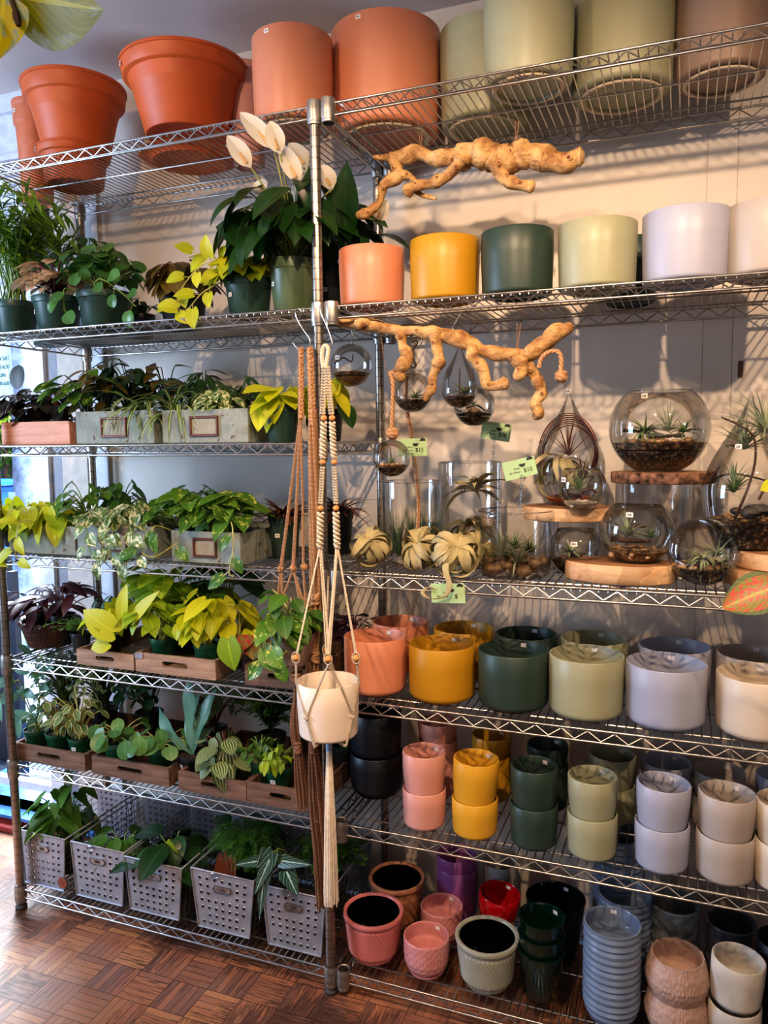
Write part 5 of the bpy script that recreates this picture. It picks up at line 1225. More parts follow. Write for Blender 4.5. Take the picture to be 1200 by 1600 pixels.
def mkslab(name,label,X,Y,rx,asp,z0,z1,seed,barky,mat='slab',group='wood slice risers under the terrariums'):
    t=thing(name,label,'wood slice',(X,Y,z0),group); h=z1-z0
    def fn(r,z,a,i): return r*(1+.06*noise.noise(Vector((math.cos(a)*1.7+seed,math.sin(a)*1.7,seed)))+.012*noise.noise(Vector((math.cos(a)*9+seed,math.sin(a)*9,z*90))))
    Mx=Matrix.Diagonal((1,asp,1,1)); k=MB(); k.lathe([(rx*.97,0),(rx,.002),(rx*1.01,h*.5),(rx,h-.002),(rx*.98,h)],90,M=Mx,fn=fn)
    k.build('bark_edge',M['bark'] if barky else M['slab'],t)
    k=MB(); k.lathe([(rx*.98,h),(rx*.5,h+.0004),(0,h+.0006)],90,M=Mx,fn=fn); k.lathe([(0,0),(rx*.5,0),(rx*.97,0)],90,M=Mx,fn=fn); k.build('sawn_face',M['slabtop'],t)
    return t
def xero(label,u,v,Y,rp,n=30,seed=1,tail=None,loc=None,L=None,bend=3.6,group='xerographica air plants on the fourth shelf',rest=True,up=1.0):
    p=at(u,v,Y) if loc is None else Vector(loc); R0=rp*mpp(p)
    if rest: p.z=S4+R0*.78
    t=thing('xerographica',label,'air plant',(p.x,p.y,p.z),group); rg=random.Random(seed);kl=MB()
    cr_=R0*.50; ln=n if L is None else n
    for i in range(n):
        az=GA*i; el=(up*rg.uniform(.2,1.7)-.1) if L is not None else rg.uniform(.1,1.45); q=(i/n); d=Vector((math.cos(az)*math.cos(el),math.sin(az)*math.cos(el),math.sin(el)))
        u_=Vector((-math.cos(az)*math.sin(el),-math.sin(az)*math.sin(el),math.cos(el)))
        bd=bend*rg.uniform(.75,1.1) if L is not None else rg.uniform(3.4,5.6); LL=bd*cr_*rg.uniform(.75,1.2) if L is None else L*rg.uniform(.65,1.05)
        kl.leaf((0,0,0 if not rest else R0*.05),d,u_,LL,R0*(.46 if L is None else .34)*rg.uniform(.7,1.1),'strap',.25,bd,20,rnd=rg.random(),twist=rg.uniform(-1.6,1.6))
    if rest:
        t_=Matrix.Rotation(.55,3,'X')@Matrix.Rotation(rg.uniform(-.5,.5),3,'Y'); kl.v=[tuple(t_@Vector(q)) for q in kl.v]; mz=min(q[2] for q in kl.v); t.location.z=S4-mz+.0005; p=Vector(t.location)
    kl.build('curled_leaves',M['lf_xero'],t)
    if tail:
        k2=MB(); P=smoothpath([at(a,b,c)-p for a,b,c in tail],7)
        for w,off in ((.008,0),(.006,.006)):
            vs=[];uv=[]
            for i,q in enumerate(P):
                ww=w*(1-.6*i/len(P)); vs+=[q+Vector((-ww,off,0)),q+Vector((0,off-.002,.001)),q+Vector((ww,off,0))]; uv+=[(.1,i/len(P)),(.4,i/len(P)),(.9,i/len(P))]
            k2.add(vs,[(3*i+j,3*i+j+1,3*i+j+4,3*i+j+3) for i in range(len(P)-1) for j in(0,1)],uv,.5)
        k2.build('hanging_leaf',M['lf_xero'],t)
    return t
xero('tan curled xerographica air plant beside the middle post, leftmost on the fourth shelf',577,870,.065,35,26,1,bend=4.4,up=1.3)
xero('tan curled xerographica air plant second from left at the shelf edge',655,866,.075,37,28,2,up=.8)
xero('xerographica air plant with a long leaf curling down over the green card',712,864,.03,39,34,3,up=.8,tail=[(700,868,-.01),(696,890,-.025),(702,915,-.03),(694,932,-.03),(672,936,-.03),(660,927,-.028),(668,918,-.022),(680,922,-.02)])
xero('smaller xerographica tucked behind the one with the hanging leaf',748,846,.14,33,30,4)
# cylinder vases
def cyl_glass(name,label,u,Y,rp,z0,z1,grp=GL,th=.003,lip=False):
    X=xat(u,Y,(z0+z1)/2); r=rp*mpp((X,Y,(z0+z1)/2)); h=z1-z0
    t=thing(name,label,'glass vessel',(X,Y,z0),grp)
    P=[(r*.97,0),(r,.004),(r,h)] if not lip else [(r*.93,0),(r*.97,.006),(r*.97,h*.84),(r*1.0,h*.88),(r*1.03,h*.9),(r*1.03,h*.985),(r*1.0,h)]
    gl([(0,0)]+P,t,seg=56); ringrim(t,(r if not lip else r*1.01)-th/2,h,.0016)
    return t,r,h
t,r,h=cyl_glass('glass_cylinder','tall clear glass cylinder of grassy air plants on the left of the fourth shelf',644,.25,47,S4,at(644,752,.25).z)
for i in range(5): airplant(t,((i-2)*r*.35,(-1)**i*r*.25,.012),34,.13,.0035,'lf_airgr',20+i,1.25,.4)
t,r,h=cyl_glass('glass_cylinder','tall clear glass cylinder behind, holding upright xerographica plants',734,.31,49,S4,at(734,722,.31).z)
q=t.location
xero('pale xerographica on top inside the rear glass cylinder',742,768,.28,38,26,6,bend=1.6,rest=False,up=.9,L=.11,group=None)
xero('xerographica crammed in the lower half of the rear glass cylinder',732,822,.29,34,24,7,bend=2.2,rest=False,up=.8,L=.10,group=None)
# jar with pebbles
t,r,h=cyl_glass('glass_jar','wide glass jar with a thick rim holding river pebbles and pointed air plants',805,.115,57,S4,at(805,797,.115).z,lip=True,th=.004)
pebbles(t,r*.8,.008,22,.019,'pebble',5,flat=.72,layers=2)
airplant(t,(-.028,-.03,.045),12,.075,.009,'lf_air',30,1.2,.5); airplant(t,(.012,-.035,.035),10,.08,.009,'lf_air',31,.9,1.2); airplant(t,(.03,.02,.05),40,.05,.003,'lf_airgr',32,.9,.6); airplant(t,(-.03,.03,.03),40,.06,.003,'lf_airgr',33,1,.6); airplant(t,(0,.0,.06),30,.05,.0025,'lf_asp',34,1,.8)
# support cylinders and slabs
zk0=at(888,816,.14).z; zk1=at(888,795,.14).z
X=xat(888,.22,zk0); 
t,r,h=cyl_glass('glass_cylinder','clear glass cylinder carrying the pale wood slice in the middle',898,.27,39,S4,zk0-.0005)
mkslab('wood_slice','pale wood slice under the teardrop terrarium and the white pebble bowl',X,.22,69*mpp((X,.22,zk0)),.80,zk0,zk1,1,False)
zo0=at(1033,757,.16).z; zo1=at(1033,739,.16).z
t,r,h=cyl_glass('glass_cylinder','clear glass cylinder carrying the bark edged slice and big round bowl',1020,.27,57,S4,zo0-.0005)
Xo=xat(1034,.235,zo0); mkslab('wood_slice','bark edged wood slice under the largest round glass bowl',Xo,.235,77*mpp((Xo,.235,zo0)),.72,zo0,zo1,2,True)
zr1=at(968,888,.03).z
Xr=xat(969,.115,S4); mkslab('wood_slice','thick pale wood slice on the shelf under the pebble bowl',Xr,.115,84*mpp((Xr,.115,S4)),.60,S4,S4+.042,3,False)
Xu=xat(1232,.16,S4); ru=.135
mkslab('wood_slice','lower wood slab at the right edge of the fourth shelf',Xu,.17,ru,.9,S4,S4+.038,4,False); mkslab('wood_slice','upper wood slab under the tall teardrop at the right edge',Xu+.01,.18,ru*.98,.9,S4+.0385,S4+.075,5,False)
def bowl(name,label,u,Y,rp,z0,vtop,orp,base=.42,grp=GL):
    X=xat(u,Y,z0+.05); s=mpp((X,Y,z0+.05)); R0=rp*s; H=at(u,vtop,Y).z-z0
    t=thing(name,label,'glass vessel',(X,Y,z0+.0005),grp); pr,P=globe_prof(R0,H,orp*s,base); gl(pr,t,seg=56); ringrim(t,orp*s-.001,H,.0017)
    return t,P,R0,H,s
t,P,R0,H,s=bowl('glass_bowl','largest round glass bowl terrarium with layered stones on the bark slice',1029,.235,75.5,zo1+.001,612,48)
fill(t,P,0,H*.26,'gravel','gravel_layer',seed=2); fill(t,P,H*.262,H*.36,'gravel_red','soil_layer',seed=3)
pebbles(t,R0*.72,H*.36,22,.011,'pebble',6); pebbles(t,R0*.5,H*.42,9,.013,'stone',7,'dark_stone')
airplant(t,(-.03,-.03,H*.5),26,.075,.006,'lf_airgr',40,.6,1.5); airplant(t,(.055,-.01,H*.48),20,.05,.006,'lf_airgr',41,.9,1.8); airplant(t,(.02,.02,H*.5),40,.075,.0025,'lf_air',42,1.0,.4)
twig(t,[(-.08,-.02,H*.52),(-.04,-.01,H*.50),(.0,.0,H*.44),(.05,.01,H*.46)],.005,'bark_stick'); glsticker(t,R0*.72,H*.93,-1.95)
t,P,R0,H,s=bowl('glass_bowl','small round bowl of white pebbles on the pale wood slice',909,.135,37,zk1+.001,733,27)
pebbles(t,R0*.62,.004,26,.0085,'pebble_w',8,'white_pebble',.8,2); airplant(t,(-.005,0,H*.45),22,.045,.005,'lf_airgr',43,1.2,.6); fill(t,P,0,H*.16,'pebble_w','sand_layer')
twig(t,[(0,0,H*.4),(.02,-.005,H*.5),(.035,0,H*.4)],.005,'bark_stick'); glsticker(t,R0*.98,H*.75,-2.3)
t,P,R0,H,s=bowl('glass_bowl','dark small round bowl on the shelf in front of the support cylinder',899,.155,41,S4,828,29)
fill(t,P,0,H*.32,'gravel','gravel_layer',seed=5); pebbles(t,R0*.6,H*.32,12,.009,'pebble',9); airplant(t,(-.01,-.02,H*.5),16,.045,.008,'lf_air',44,.6,.8); pebbles(t,R0*.35,H*.4,4,.014,'stone',10,'dark_stone'); glsticker(t,R0*.97,H*.75,-1.5)
t,P,R0,H,s=bowl('glass_bowl','round bowl of golden pebbles standing on the thick wood slice',995,.12,56,S4+.0435,790,37)
fill(t,P,0,H*.2,'goldstones','stone_layer'); pebbles(t,R0*.74,H*.1,50,.0095,'pebble',11,'golden_pebble',.8,2)
twig(t,[(-.055,-.03,H*.42),(-.02,-.02,H*.38),(.03,0,H*.36)],.008,'bark_stick'); twig(t,[(-.02,0,H*.5),(.0,.01,H*.62),(.02,.01,H*.6)],.006,'bark_stick')
airplant(t,(-.02,-.01,H*.45),14,.055,.008,'lf_air',45,.9,.9); airplant(t,(.03,.0,H*.42),40,.035,.002,'lf_airgr',46,.9,.4); glsticker(t,R0*.85,H*.88,-1.75)
# tilted globe at the front
X=xat(1098,.095,S4+.07); s=mpp((X,.095,S4+.07)); R0=53*s
t=thing('glass_globe','tipped round glass globe with its opening facing left, at the shelf edge','glass vessel',(X,.095,S4+.0005),GL)
Mt=Matrix.Translation((0,0,R0))@Matrix.Rotation(math.radians(62),4,Vector((1,-.55,0)).normalized())@Matrix.Translation((0,0,-R0))
zt_=.72; P=[(R0*math.cos(a),R0+R0*math.sin(a)) for a in [-PI/2+(PI/2+math.asin(zt_))*i/22 for i in range(23)]]
gl([(0,0)]+P[1:],t,Mt,56); ringrim(t,P[-1][0],P[-1][1],.0028,Mt)
Pf=[(R0*math.sin(a),R0-R0*math.cos(a)) for a in [PI*i/24 for i in range(25)]]
fill(t,Pf,0.0,R0*.55,'gravel','gravel_layer',seed=8,shr=.004); pebbles(t,R0*.66,R0*.52,26,.010,'pebble',12,'pinkish_pebble',.8); pebbles(t,R0*.4,R0*.6,6,.012,'stone',14,'dark_stone')
airplant(t,(-.0,-.02,R0*.8),22,.065,.007,'lf_air',47,.5,2.2); airplant(t,(.03,.0,R0*.9),18,.07,.005,'lf_air',48,.8,2.0); twig(t,[(-.05,-.02,R0*.7),(0,-.035,R0*.62),(.05,-.02,R0*.8)],.005,'bark_stick')
# teardrops
def teardrop(label,u,Y,rp,z0,H,contents=True,loop=True,ang=0,name='glass_teardrop',grp=GL,low=.42,base=.5):
    X=xat(u,Y,z0+H*.3); s=mpp((X,Y,z0+H*.3)); R0=rp*s
    t=thing(name,label,'glass vessel',(X,Y,z0+.0005),grp); P=[]
    for i in range(31):
        q=i/30; 
        if q<low: a=(q/low)*PI/2; r_=R0*(base+(1-base)*math.sin(a)); 
        else: w=(q-low)/(1-low); r_=R0*(.5+.5*math.cos(w*PI))*.93+R0*.07*(1-w)
        P.append((max(.0015,r_),q*H))
    gl([(0,0)]+P,t,seg=48); return t,P,R0
t,P,R0=teardrop('tall teardrop glass with a woven vine wreath and curled air plant on the pale slice',888,.27,56,zk1+.001,at(870,600,.27).z-zk1,low=.30,base=.62)
H=P[-1][1]
for i in range(7):
    a0=R.uniform(-.4,.4); kk=[(R0*.8*math.cos(a)*math.cos(a0*.5)*(1-.02*i),R0*.3*math.sin(a0)+.012*(i-3)*.3+R0*.1*math.cos(a*3+i),H*.42+H*.33*math.sin(a)*(1-.05*i)) for a in [(-.5+ (PI+1.0)*j/16) for j in range(17)]]
    twig(t,kk,.0018,'vine_hoop','stem_r')
k=MB(); k.lathe([(0,.004),(R0*.45,.004),(R0*.6,.012),(R0*.62,.018),(R0*.4,.016),(0,.016)],32); k.build('terracotta_dish',M['terra'],t)
pebbles(t,R0*.4,.016,8,.012,'stone',15,'dark_stone'); airplant(t,(.035,0,H*.2),30,.06,.006,'lf_brown',49,1.0,.5,'bromeliad'); airplant(t,(.0,0,H*.4),30,.10,.003,'lf_red',50,1.3,.3)
p=t.location; xero('curled xerographica inside the tall teardrop glass',877,722,.24,40,16,9,bend=4.2,rest=False,up=.7,L=.19,group=None)
glsticker(t,R0*.16,H*.93,-1.7)
t,P,R0=teardrop('large teardrop glass of dark stones and twigs cut off by the right edge',1168,.19,68,S4+.0755,at(1168,600,.19).z-S4-.075,low=.34,base=.7)
H=P[-1][1]; fill(t,[(r_,z_) for r_,z_ in P],0,H*.17,'gravel','gravel_layer',seed=9); pebbles(t,R0*.75,H*.17,18,.010,'pebble',16); pebbles(t,R0*.45,H*.2,4,.026,'stone',17,'dark_stone')
airplant(t,(-.03,-.02,H*.34),22,.07,.007,'lf_airgr',51,1.2,.7); airplant(t,(-.01,-.0,H*.6),26,.085,.008,'lf_air',52,1,.9); airplant(t,(.03,-.03,H*.7),24,.13,.006,'lf_air',53,1,1.2)
for q in ([(-.03,-.04,H*.17),(-.005,-.05,H*.36),(.01,-.04,H*.55),(.0,-.03,H*.7),(-.06,-.02,H*.8)],[(-.075,-.02,H*.25),(-.08,-.02,H*.4),(-.06,-.02,H*.5)],[(-.09,0,H*.4),(-.03,.01,H*.45),(.05,0,H*.4)],[(.02,-.03,H*.3),(.05,-.02,H*.5),(.07,-.02,H*.8)]): twig(t,q,.0035,'twig')
glsticker(t,R0*.62,H*.62,-2.0)
# hanging vessels
def shook(name,label,pts,Y,r=.0019,mat='chrome'):
    P=smoothpath([at(u,v,Y) for u,v in pts],6); o0=P[0].copy(); k=MB(); k.tube([p-o0 for p in P],r,8); o=k.build(name,M[mat]); o.location=o0; return tag(o,label,'hook')
def hglobe(label,u,v,Y,rp,openang,cont,seed,hang=None,tear=None):
    p=at(u,v,Y); s=mpp(p); R0=rp*s; t=thing('hanging_glass_globe',label,'glass vessel',(p.x,p.y,p.z),'hanging glass globes')
    zt=.80; Mt=Matrix.Rotation(math.radians(70),4,Vector((1,openang,0)).normalized())
    P=[(R0*math.cos(a),R0*math.sin(a)) for a in [-PI/2+(PI/2+math.asin(zt))*i/20 for i in range(21)]]
    if tear:
        Ht=tear*s; P2=[]
        for i in range(31):
            q=i/30; z=-R0+q*(Ht+R0); 
            r_=math.sqrt(max(0,R0*R0-z*z)) if z<R0*.3 else R0*.954*(.5+.5*math.cos((z-R0*.3)/(Ht-R0*.3)*PI))**1.15
            P2.append((max(.0015,r_),z))
        gl([(0,-R0)]+P2[1:],t)
    else:
        gl([(0,-R0)]+P[1:],t,Mt,48); ringrim(t,P[-1][0],P[-1][1],.0018,Mt)
        k=MB(); k.tube([Vector((.006*math.cos(a),0,R0+.005+.006*math.sin(a))) for a in [2*PI*i/16 for i in range(17)]],.0016,6); k.build('hanging_loop',M['glass'],t)
    Pf=[(R0*math.sin(a),R0-R0*math.cos(a)) for a in [PI*i/24 for i in range(25)]]
    sub=[]
    f=fill(t,Pf,0,R0*.45,cont[0],'base_layer',seed=seed); f.location.z=-R0
    f=fill(t,Pf,R0*.452,R0*.62,cont[1],'top_layer',seed=seed+1); f.location.z=-R0
    return t,R0
t,R0=hglobe('clear glass globe of layered sand and a twig hanging beside the post',549,571,.17,33,.6,('sand','gravel_red'),1)
twig(t,[(-.045,-.01,.005),(-.02,-.01,.02),(.0,0,.01),(.005,0,.03)],.0025); pebbles(t,R0*.5,-R0*.42,6,.011,'stone',20,'dark_stone'); glsticker(t,R0*.95,R0*.3,-1.9)
shook('wire_hook','small wire hook holding the sand filled glass globe',[(549,516),(551,524),(549,530),(549,537)],.17,.0012)
t,R0=hglobe('small glass globe with dark soil and an air plant under the first driftwood arm',645,613,.045,31,-.5,('gravel','gravel'),3)
airplant(t,(.005,0,-R0*.3),36,.038,.003,'lf_airgr',60,.7,1.0); pebbles(t,R0*.4,-R0*.4,4,.006,'pebble_w',21,'white_pebble')
shook('black_hook','dark S hook hanging between the first two driftwood arms',[(642,535),(650,532),(652,537),(646,545),(646,560),(650,570),(646,575),(642,571)],.045,.0016,'black')
t,R0=hglobe('teardrop glass vessel with reddish gravel hanging from a silver hook',718,610,.06,28,0,('gravel_red','gravel_red'),5,tear=85)
airplant(t,(.01,-.0,-R0*.2),12,.04,.006,'lf_airgr',61,.8,1); twig(t,[(0,0,-R0*.7),(0,.0,R0*.4),(.001,0,R0*1.2)],.0022)
shook('silver_hook','bent silver wire hook carrying the teardrop glass vessel',[(721,487),(714,500),(707,512),(713,520),(718,518)],.055,.0018)
t,R0=hglobe('low glass globe with dark soil and a tan stone behind the teardrop vessel',741,634,.16,32,-.5,('gravel','gravel'),7)
pebbles(t,R0*.4,-R0*.35,3,.012,'pebble',22); twig(t,[(-.02,0,-R0*.1),(.01,-.01,0),(.03,0,-R0*.3)],.003); airplant(t,(-.0,-.01,0),10,.03,.005,'lf_airgr',62,.8,1)
shook('wire_hook','thin dark wire holding the low glass globe',[(735,512),(736,530),(738,560),(741,600)],.16,.0008,'black')
t,R0=hglobe('small open glass teardrop of golden pebbles hanging left of the 15 dollar card',612,716,.035,29,-.6,('gravel','sand'),9)
pebbles(t,R0*.6,-R0*.42,16,.006,'pebble',23,'golden_pebble',.8); airplant(t,(-.0,0,-R0*.3),30,.03,.0025,'lf_airgr',63,1,.7); twig(t,[(0,0,-R0*.2),(-.004,0,R0*.6)],.002)
shook('hanging_string','thin cord holding the small open glass of pebbles',[(592,498),(600,560),(612,620),(606,660),(612,685)],.035,.0009,'jute')
# ropes tied round the driftwood
def rope(name,label,pts,Y,r,mat='jute',knots=(),cat='rope'):
    P=smoothpath([at(q[0],q[1],Y+(q[2] if len(q)>2 else 0)) for q in pts],8); o0=P[0].copy()
    t=thing(name,label,cat,o0); k=MB(); k.tube([p-o0 for p in P],r,10); k.build('rope_strand',M[mat],t)
    for (u,v,rr) in knots: 
        c=at(u,v,Y)-o0; k=MB()
        for j in range(4):
            ax=Vector((R.uniform(-1,1),R.uniform(-1,1),R.uniform(-1,1))).normalized(); b=ax.orthogonal().normalized(); d=ax.cross(b)
            k.tube([c+(b*math.cos(a)+d*math.sin(a))*rr*.62 for a in [2*PI*i/16 for i in range(17)]],rr*.42,8)
        k.build('knot',M[mat],t)
    return t
rope('jute_rope','thick jute rope wrapped on the first driftwood arm ending in a knot',[(620,585),(610,583),(614,600),(613,640),(612,675)],.02,.0052,knots=((613,677,.016),))
rope('jute_rope','jute rope falling behind the 15 dollar card into the left glass cylinder',[(635,585),(634,630),(641,670),(647,720),(654,790),(650,860)],.16,.0052)
rope('jute_rope','jute rope looped over the last driftwood arm with a knot at its end',[(842,575),(846,560),(858,550),(872,550),(877,562),(876,580)],.0,.0052,knots=((877,588,.015),))
# price cards
def pcard(label,u,v,Y,w,h,rz,words,price,stem,tilt=0):
    p=at(u,v,Y); t=thing('price_card',label,'price card',p); t.rotation_euler=(0,rz,tilt)
    k=MB(); k.box((0,0,0),(w,.0008,h)); k.build('green_card',M['card'],t,smooth=False)
    for i,s_ in enumerate(words): text(s_,.0068,(-.0,-.0008,h*.02-i*.0085),(PI/2,0,0),M['ink'],t,'card_lettering','RIGHT',.0001)
    if price: text(price,.014,(w*.24,-.0008,-h*.16),(PI/2,0,0),M['ink'],t,'card_price','CENTER',.0003)
    for sx,sz,a0 in ((.10,.22,PI),(.36,.34,0)):
        k=MB(); vs=[(sx*w+.008*math.cos(a0+a)*(1 if a0==0 else 1),-.0009,sz*h+.0075*math.sin(a0+a)) for a in [PI*i/12 for i in range(13)]]; k.add([(sx*w,-.0009,sz*h)]+vs,[(0,i+1,i+2) for i in range(12)]); k.build('leaf_mark',M['ink'],t,smooth=False)
    if stem:
        k=MB(); a=at(stem[0],stem[1],Y)-p; Mi=Matrix.Rotation(-rz,3,'Y'); b=Mi@a; c=Vector((w*.0,0,-h*.46))
        k.tube([c,b],.0016,8); 
        for q in (0,.3,.55,.8): pp=c.lerp(b,q); k.box(pp,(.008,.006,.010),bev=.001)
        k.build('clear_clip',M['clip'],t)
    return t
pcard('green price card reading 15 dollars clipped above the left glass cylinder',645,699,.10,.074,.044,-.03,('Medium','Air Plants','3 for $40'),'$15',(652,760))
pcard('green price card reading 30 dollars tilted above the rear glass cylinder',775,674,.20,.075,.044,.16,('Large','Air Plants'),'$30',(770,725))
pcard('green price card reading 10 dollars clipped on the pebble jar',812,732,.10,.078,.044,-.24,('Small','Air Plants'),'$10',(812,797))
pcard('green price card hanging on the shelf edge behind the curled hanging leaf',700,927,-.012,.082,.046,-.05,('Mini','Air Plants'),'$',None)
# ------------------------------------------------------------------ macrame hangers
def strands(k,a,b,n,r,sp=.003,wob=0):
    for i in range(n):
        o=Vector(((i-(n-1)/2)*sp,R.uniform(-.002,.002),0)); a_=Vector(a)+o*.6; b_=Vector(b)+o
        m_=(a_+b_)/2+Vector((R.uniform(-1,1)*wob,R.uniform(-1,1)*wob,0)); k.tube(bez(a_,m_,b_,6),r,6,rnd=R.random())
def braid(k,a,b,r,amp,turns,n=3,flat=.5):
    a=Vector(a);b=Vector(b)
    for j in range(n):
        P=[]
        for i in range(61):
            q=i/60; ph=2*PI*(q*turns+j/n); P.append(a.lerp(b,q)+Vector((amp*math.sin(ph),-amp*flat*math.cos(2*ph) if n==3 else amp*math.cos(ph),0)))
        k.tube(P,r,7)
def spiral(k,a,b,r,turns):
    a=Vector(a);b=Vector(b)
    k.tube([a,b],r*.6,8)
    for j in range(2):
        P=[a.lerp(b,i/80)+Vector((r*math.cos(2*PI*(i/80*turns+j/2)),r*math.sin(2*PI*(i/80*turns+j/2)),0)) for i in range(81)]; k.tube(P,r*.62,7)
def squares(k,a,b,w,n):
    a=Vector(a);b=Vector(b)
    for i in range(n):
        c=a.lerp(b,(i+.5)/n); hgt=(b-a).length/n
        for sx in(-1,1): k.blob((c.x+sx*w*.5,c.y,c.z),w*.42,w*.5,hgt*.55,8,5)
        k.tube([c+Vector((-w*.6,-w*.35,hgt*.15)),c+Vector((w*.6,-w*.35,-hgt*.15))],hgt*.35,6)
def bead(u,v,Y,r,par,o0):
    k=MB(); k.blob((0,0,0),r,r,r*.92,16,12); b=k.build('wooden_bead',M['bead'],par); b.location=at(u,v,Y)-o0; return b
Yh=-.035
o0=at(508,545,Yh); cm=thing('macrame_hanger','cream cotton macrame plant hanger with wooden beads and a long tassel','plant hanger',o0)
A=lambda u,v,dy=0: at(u,v,Yh+dy)-o0
k=MB(); k.tube(smoothpath([A(505,575),A(503,556),A(505,543),A(510,540),A(513,546),A(512,556),A(509,575)],6),.0052,9); k.build('top_loop',M['cotton'],cm)
k=MB(); squares(k,A(507,572),A(504,648),.0085,17); squares(k,A(511,572),A(518,648),.0085,17); k.build('knotted_band',M['cotton'],cm)
for sx,pts in ((-1,((506,653),(504,722),(501,794))),(1,((519,653),(522,722),(525,794)))):
    for (u,v) in pts: bead(u,v,Yh,.0078,cm,o0)
    k=MB(); spiral(k,A(pts[0][0],660),A(pts[1][0],716),.0055,4.5); k.build('spiral_cord',M['cotton'],cm)
    k=MB(); squares(k,A(pts[1][0],729),A(pts[2][0],788),.0075,14); k.build('knotted_band',M['cotton'],cm)
    e=(500 if sx<0 else 527); k=MB(); spiral(k,A(pts[2][0],801),A(e,856),.0058,4); k.build('spiral_cord',M['cotton'],cm)
# pot carried by the hanger
Yp=-.115; pc=at(512,1062,Yp); rp_=48.5*mpp(pc); pb=at(512,1168,Yp-rp_*.95).z
hp_=pc.z-pb
pp=planter('hanging_planter','cream white round planter hanging in the cotton macrame hanger',(pc.x,pc.y,pb),rp_,hp_,plain('cream_planter','E4D6C6',.4,var=.01),None,cor=.12,seg=64,rb=.95)
pp['category']='planter'
VFh=Vector((math.sin(YAW),math.cos(YAW),0)); VRh=Vector((math.cos(YAW),-math.sin(YAW),0))
def onpot(u,v,out=1.04):
    dx=max(-.97,min(.97,((u-512)*mpp(pc))/(rp_))); c=Vector((pc.x,pc.y,0))+VRh*dx*rp_*out-VFh*math.sqrt(1-dx*dx)*rp_*out
    z=at(u,v,c.y).z; return Vector((c.x,c.y,z))-o0
k=MB()
fb=onpot(517,1030,1.06); lb_=onpot(468,1028,1.05); rb_=onpot(556,1028,1.05); bb_=at(510,1016,-.05)-o0
for a,b,n in ((A(499,858),lb_,2),(A(501,858),fb,3),(A(526,858),fb,3),(A(528,858),rb_,2),(A(513,900,.02),bb_,2)): strands(k,a,b,n,.0016,.0032)
k.build('long_cord',M['cotton'],cm)
for pnt in (fb,lb_,rb_,bb_):
    kk=MB(); kk.blob((0,0,0),.0085,.0085,.0078,16,12); b=kk.build('wooden_bead',M['bead'],cm); b.location=pnt
    kk=MB()
    for sx in(-1,1): kk.tube([pnt+Vector((sx*.010*math.sin(a),-.001,.013*math.cos(a))) for a in [PI*i/10 for i in range(11)]],.0015,6)
    kk.build('bead_cord',M['cotton'],cm)
kl_=onpot(483,1122);kr_=onpot(550,1119); k=MB()
def two(a,b,m=None):
    for o in(-.0016,.0016):
        oo=Vector((o,0,o)); k.tube([a+oo]+( [m+oo] if m is not None else [])+[b+oo],.0015,6)
two(fb+Vector((0,0,-.013)),kl_,onpot(502,1075)); two(fb+Vector((0,0,-.013)),kr_,onpot(535,1075)); two(lb_,kl_,onpot(466.5,1065)); two(rb_,kr_,onpot(559,1065))
btm=Vector((pc.x,pc.y,pb-.006))-o0
two(kl_,onpot(494,1168,1.0),None); two(onpot(494,1168,1.0),btm); two(kr_,onpot(541,1166,1.0)); two(onpot(541,1166,1.0),btm); two(bb_,Vector((pc.x,pc.y+rp_*1.03,pc.z-.05))-o0); two(Vector((pc.x,pc.y+rp_*1.03,pc.z-.05))-o0,Vector((pc.x,pc.y+rp_,pb))-o0); two(Vector((pc.x,pc.y+rp_,pb))-o0,btm)
k.build('net_cord',M['cotton'],cm)
for q in (kl_,kr_):
    kk=MB(); kk.tube([q+Vector((-.006,-.003,0)),q+Vector((.006,-.003,0))],.0028,7); kk.tube([q+Vector((0,-.002,.006)),q+Vector((0,-.002,-.006))],.0028,7); kk.build('knot',M['cotton'],cm)
k=MB()
kk=MB(); kk.lathe([(.006,0),(.0075,-.01),(.007,-.03),(.006,-.035)],12); w=kk.build('tassel_wrap',pm('8fb0cc',.8),cm); w.location=btm
for i in range(46):
    a=GA*i; q=math.sqrt(i/46); r0=.005*q;r1=.019*q; e=at(517,1412+R.uniform(-12,8),Yp)-o0
    k.tube([btm+Vector((r0*math.cos(a),r0*math.sin(a),-.02)),(btm+e)/2+Vector((r1*.7*math.cos(a),r1*.7*math.sin(a),0)),e+Vector((r1*math.cos(a),r1*math.sin(a),0))],.0018,5,rnd=R.random())
k.build('tassel',M['fringe'],cm)
shook('silver_hook','silver wire hook over the second shelf carrying the cream macrame hanger',[(504,474),(501,478),(502,490),(511,510),(518,530),(519,538),(515,543),(509,542)],Yh+.015,.002)
shook('silver_hook','silver S hook over the second shelf rail carrying the jute hangers',[(472,487),(466,482),(462,488),(464,498),(474,515),(484,530),(484,542),(478,548),(466,545),(458,536)],-.02,.002)
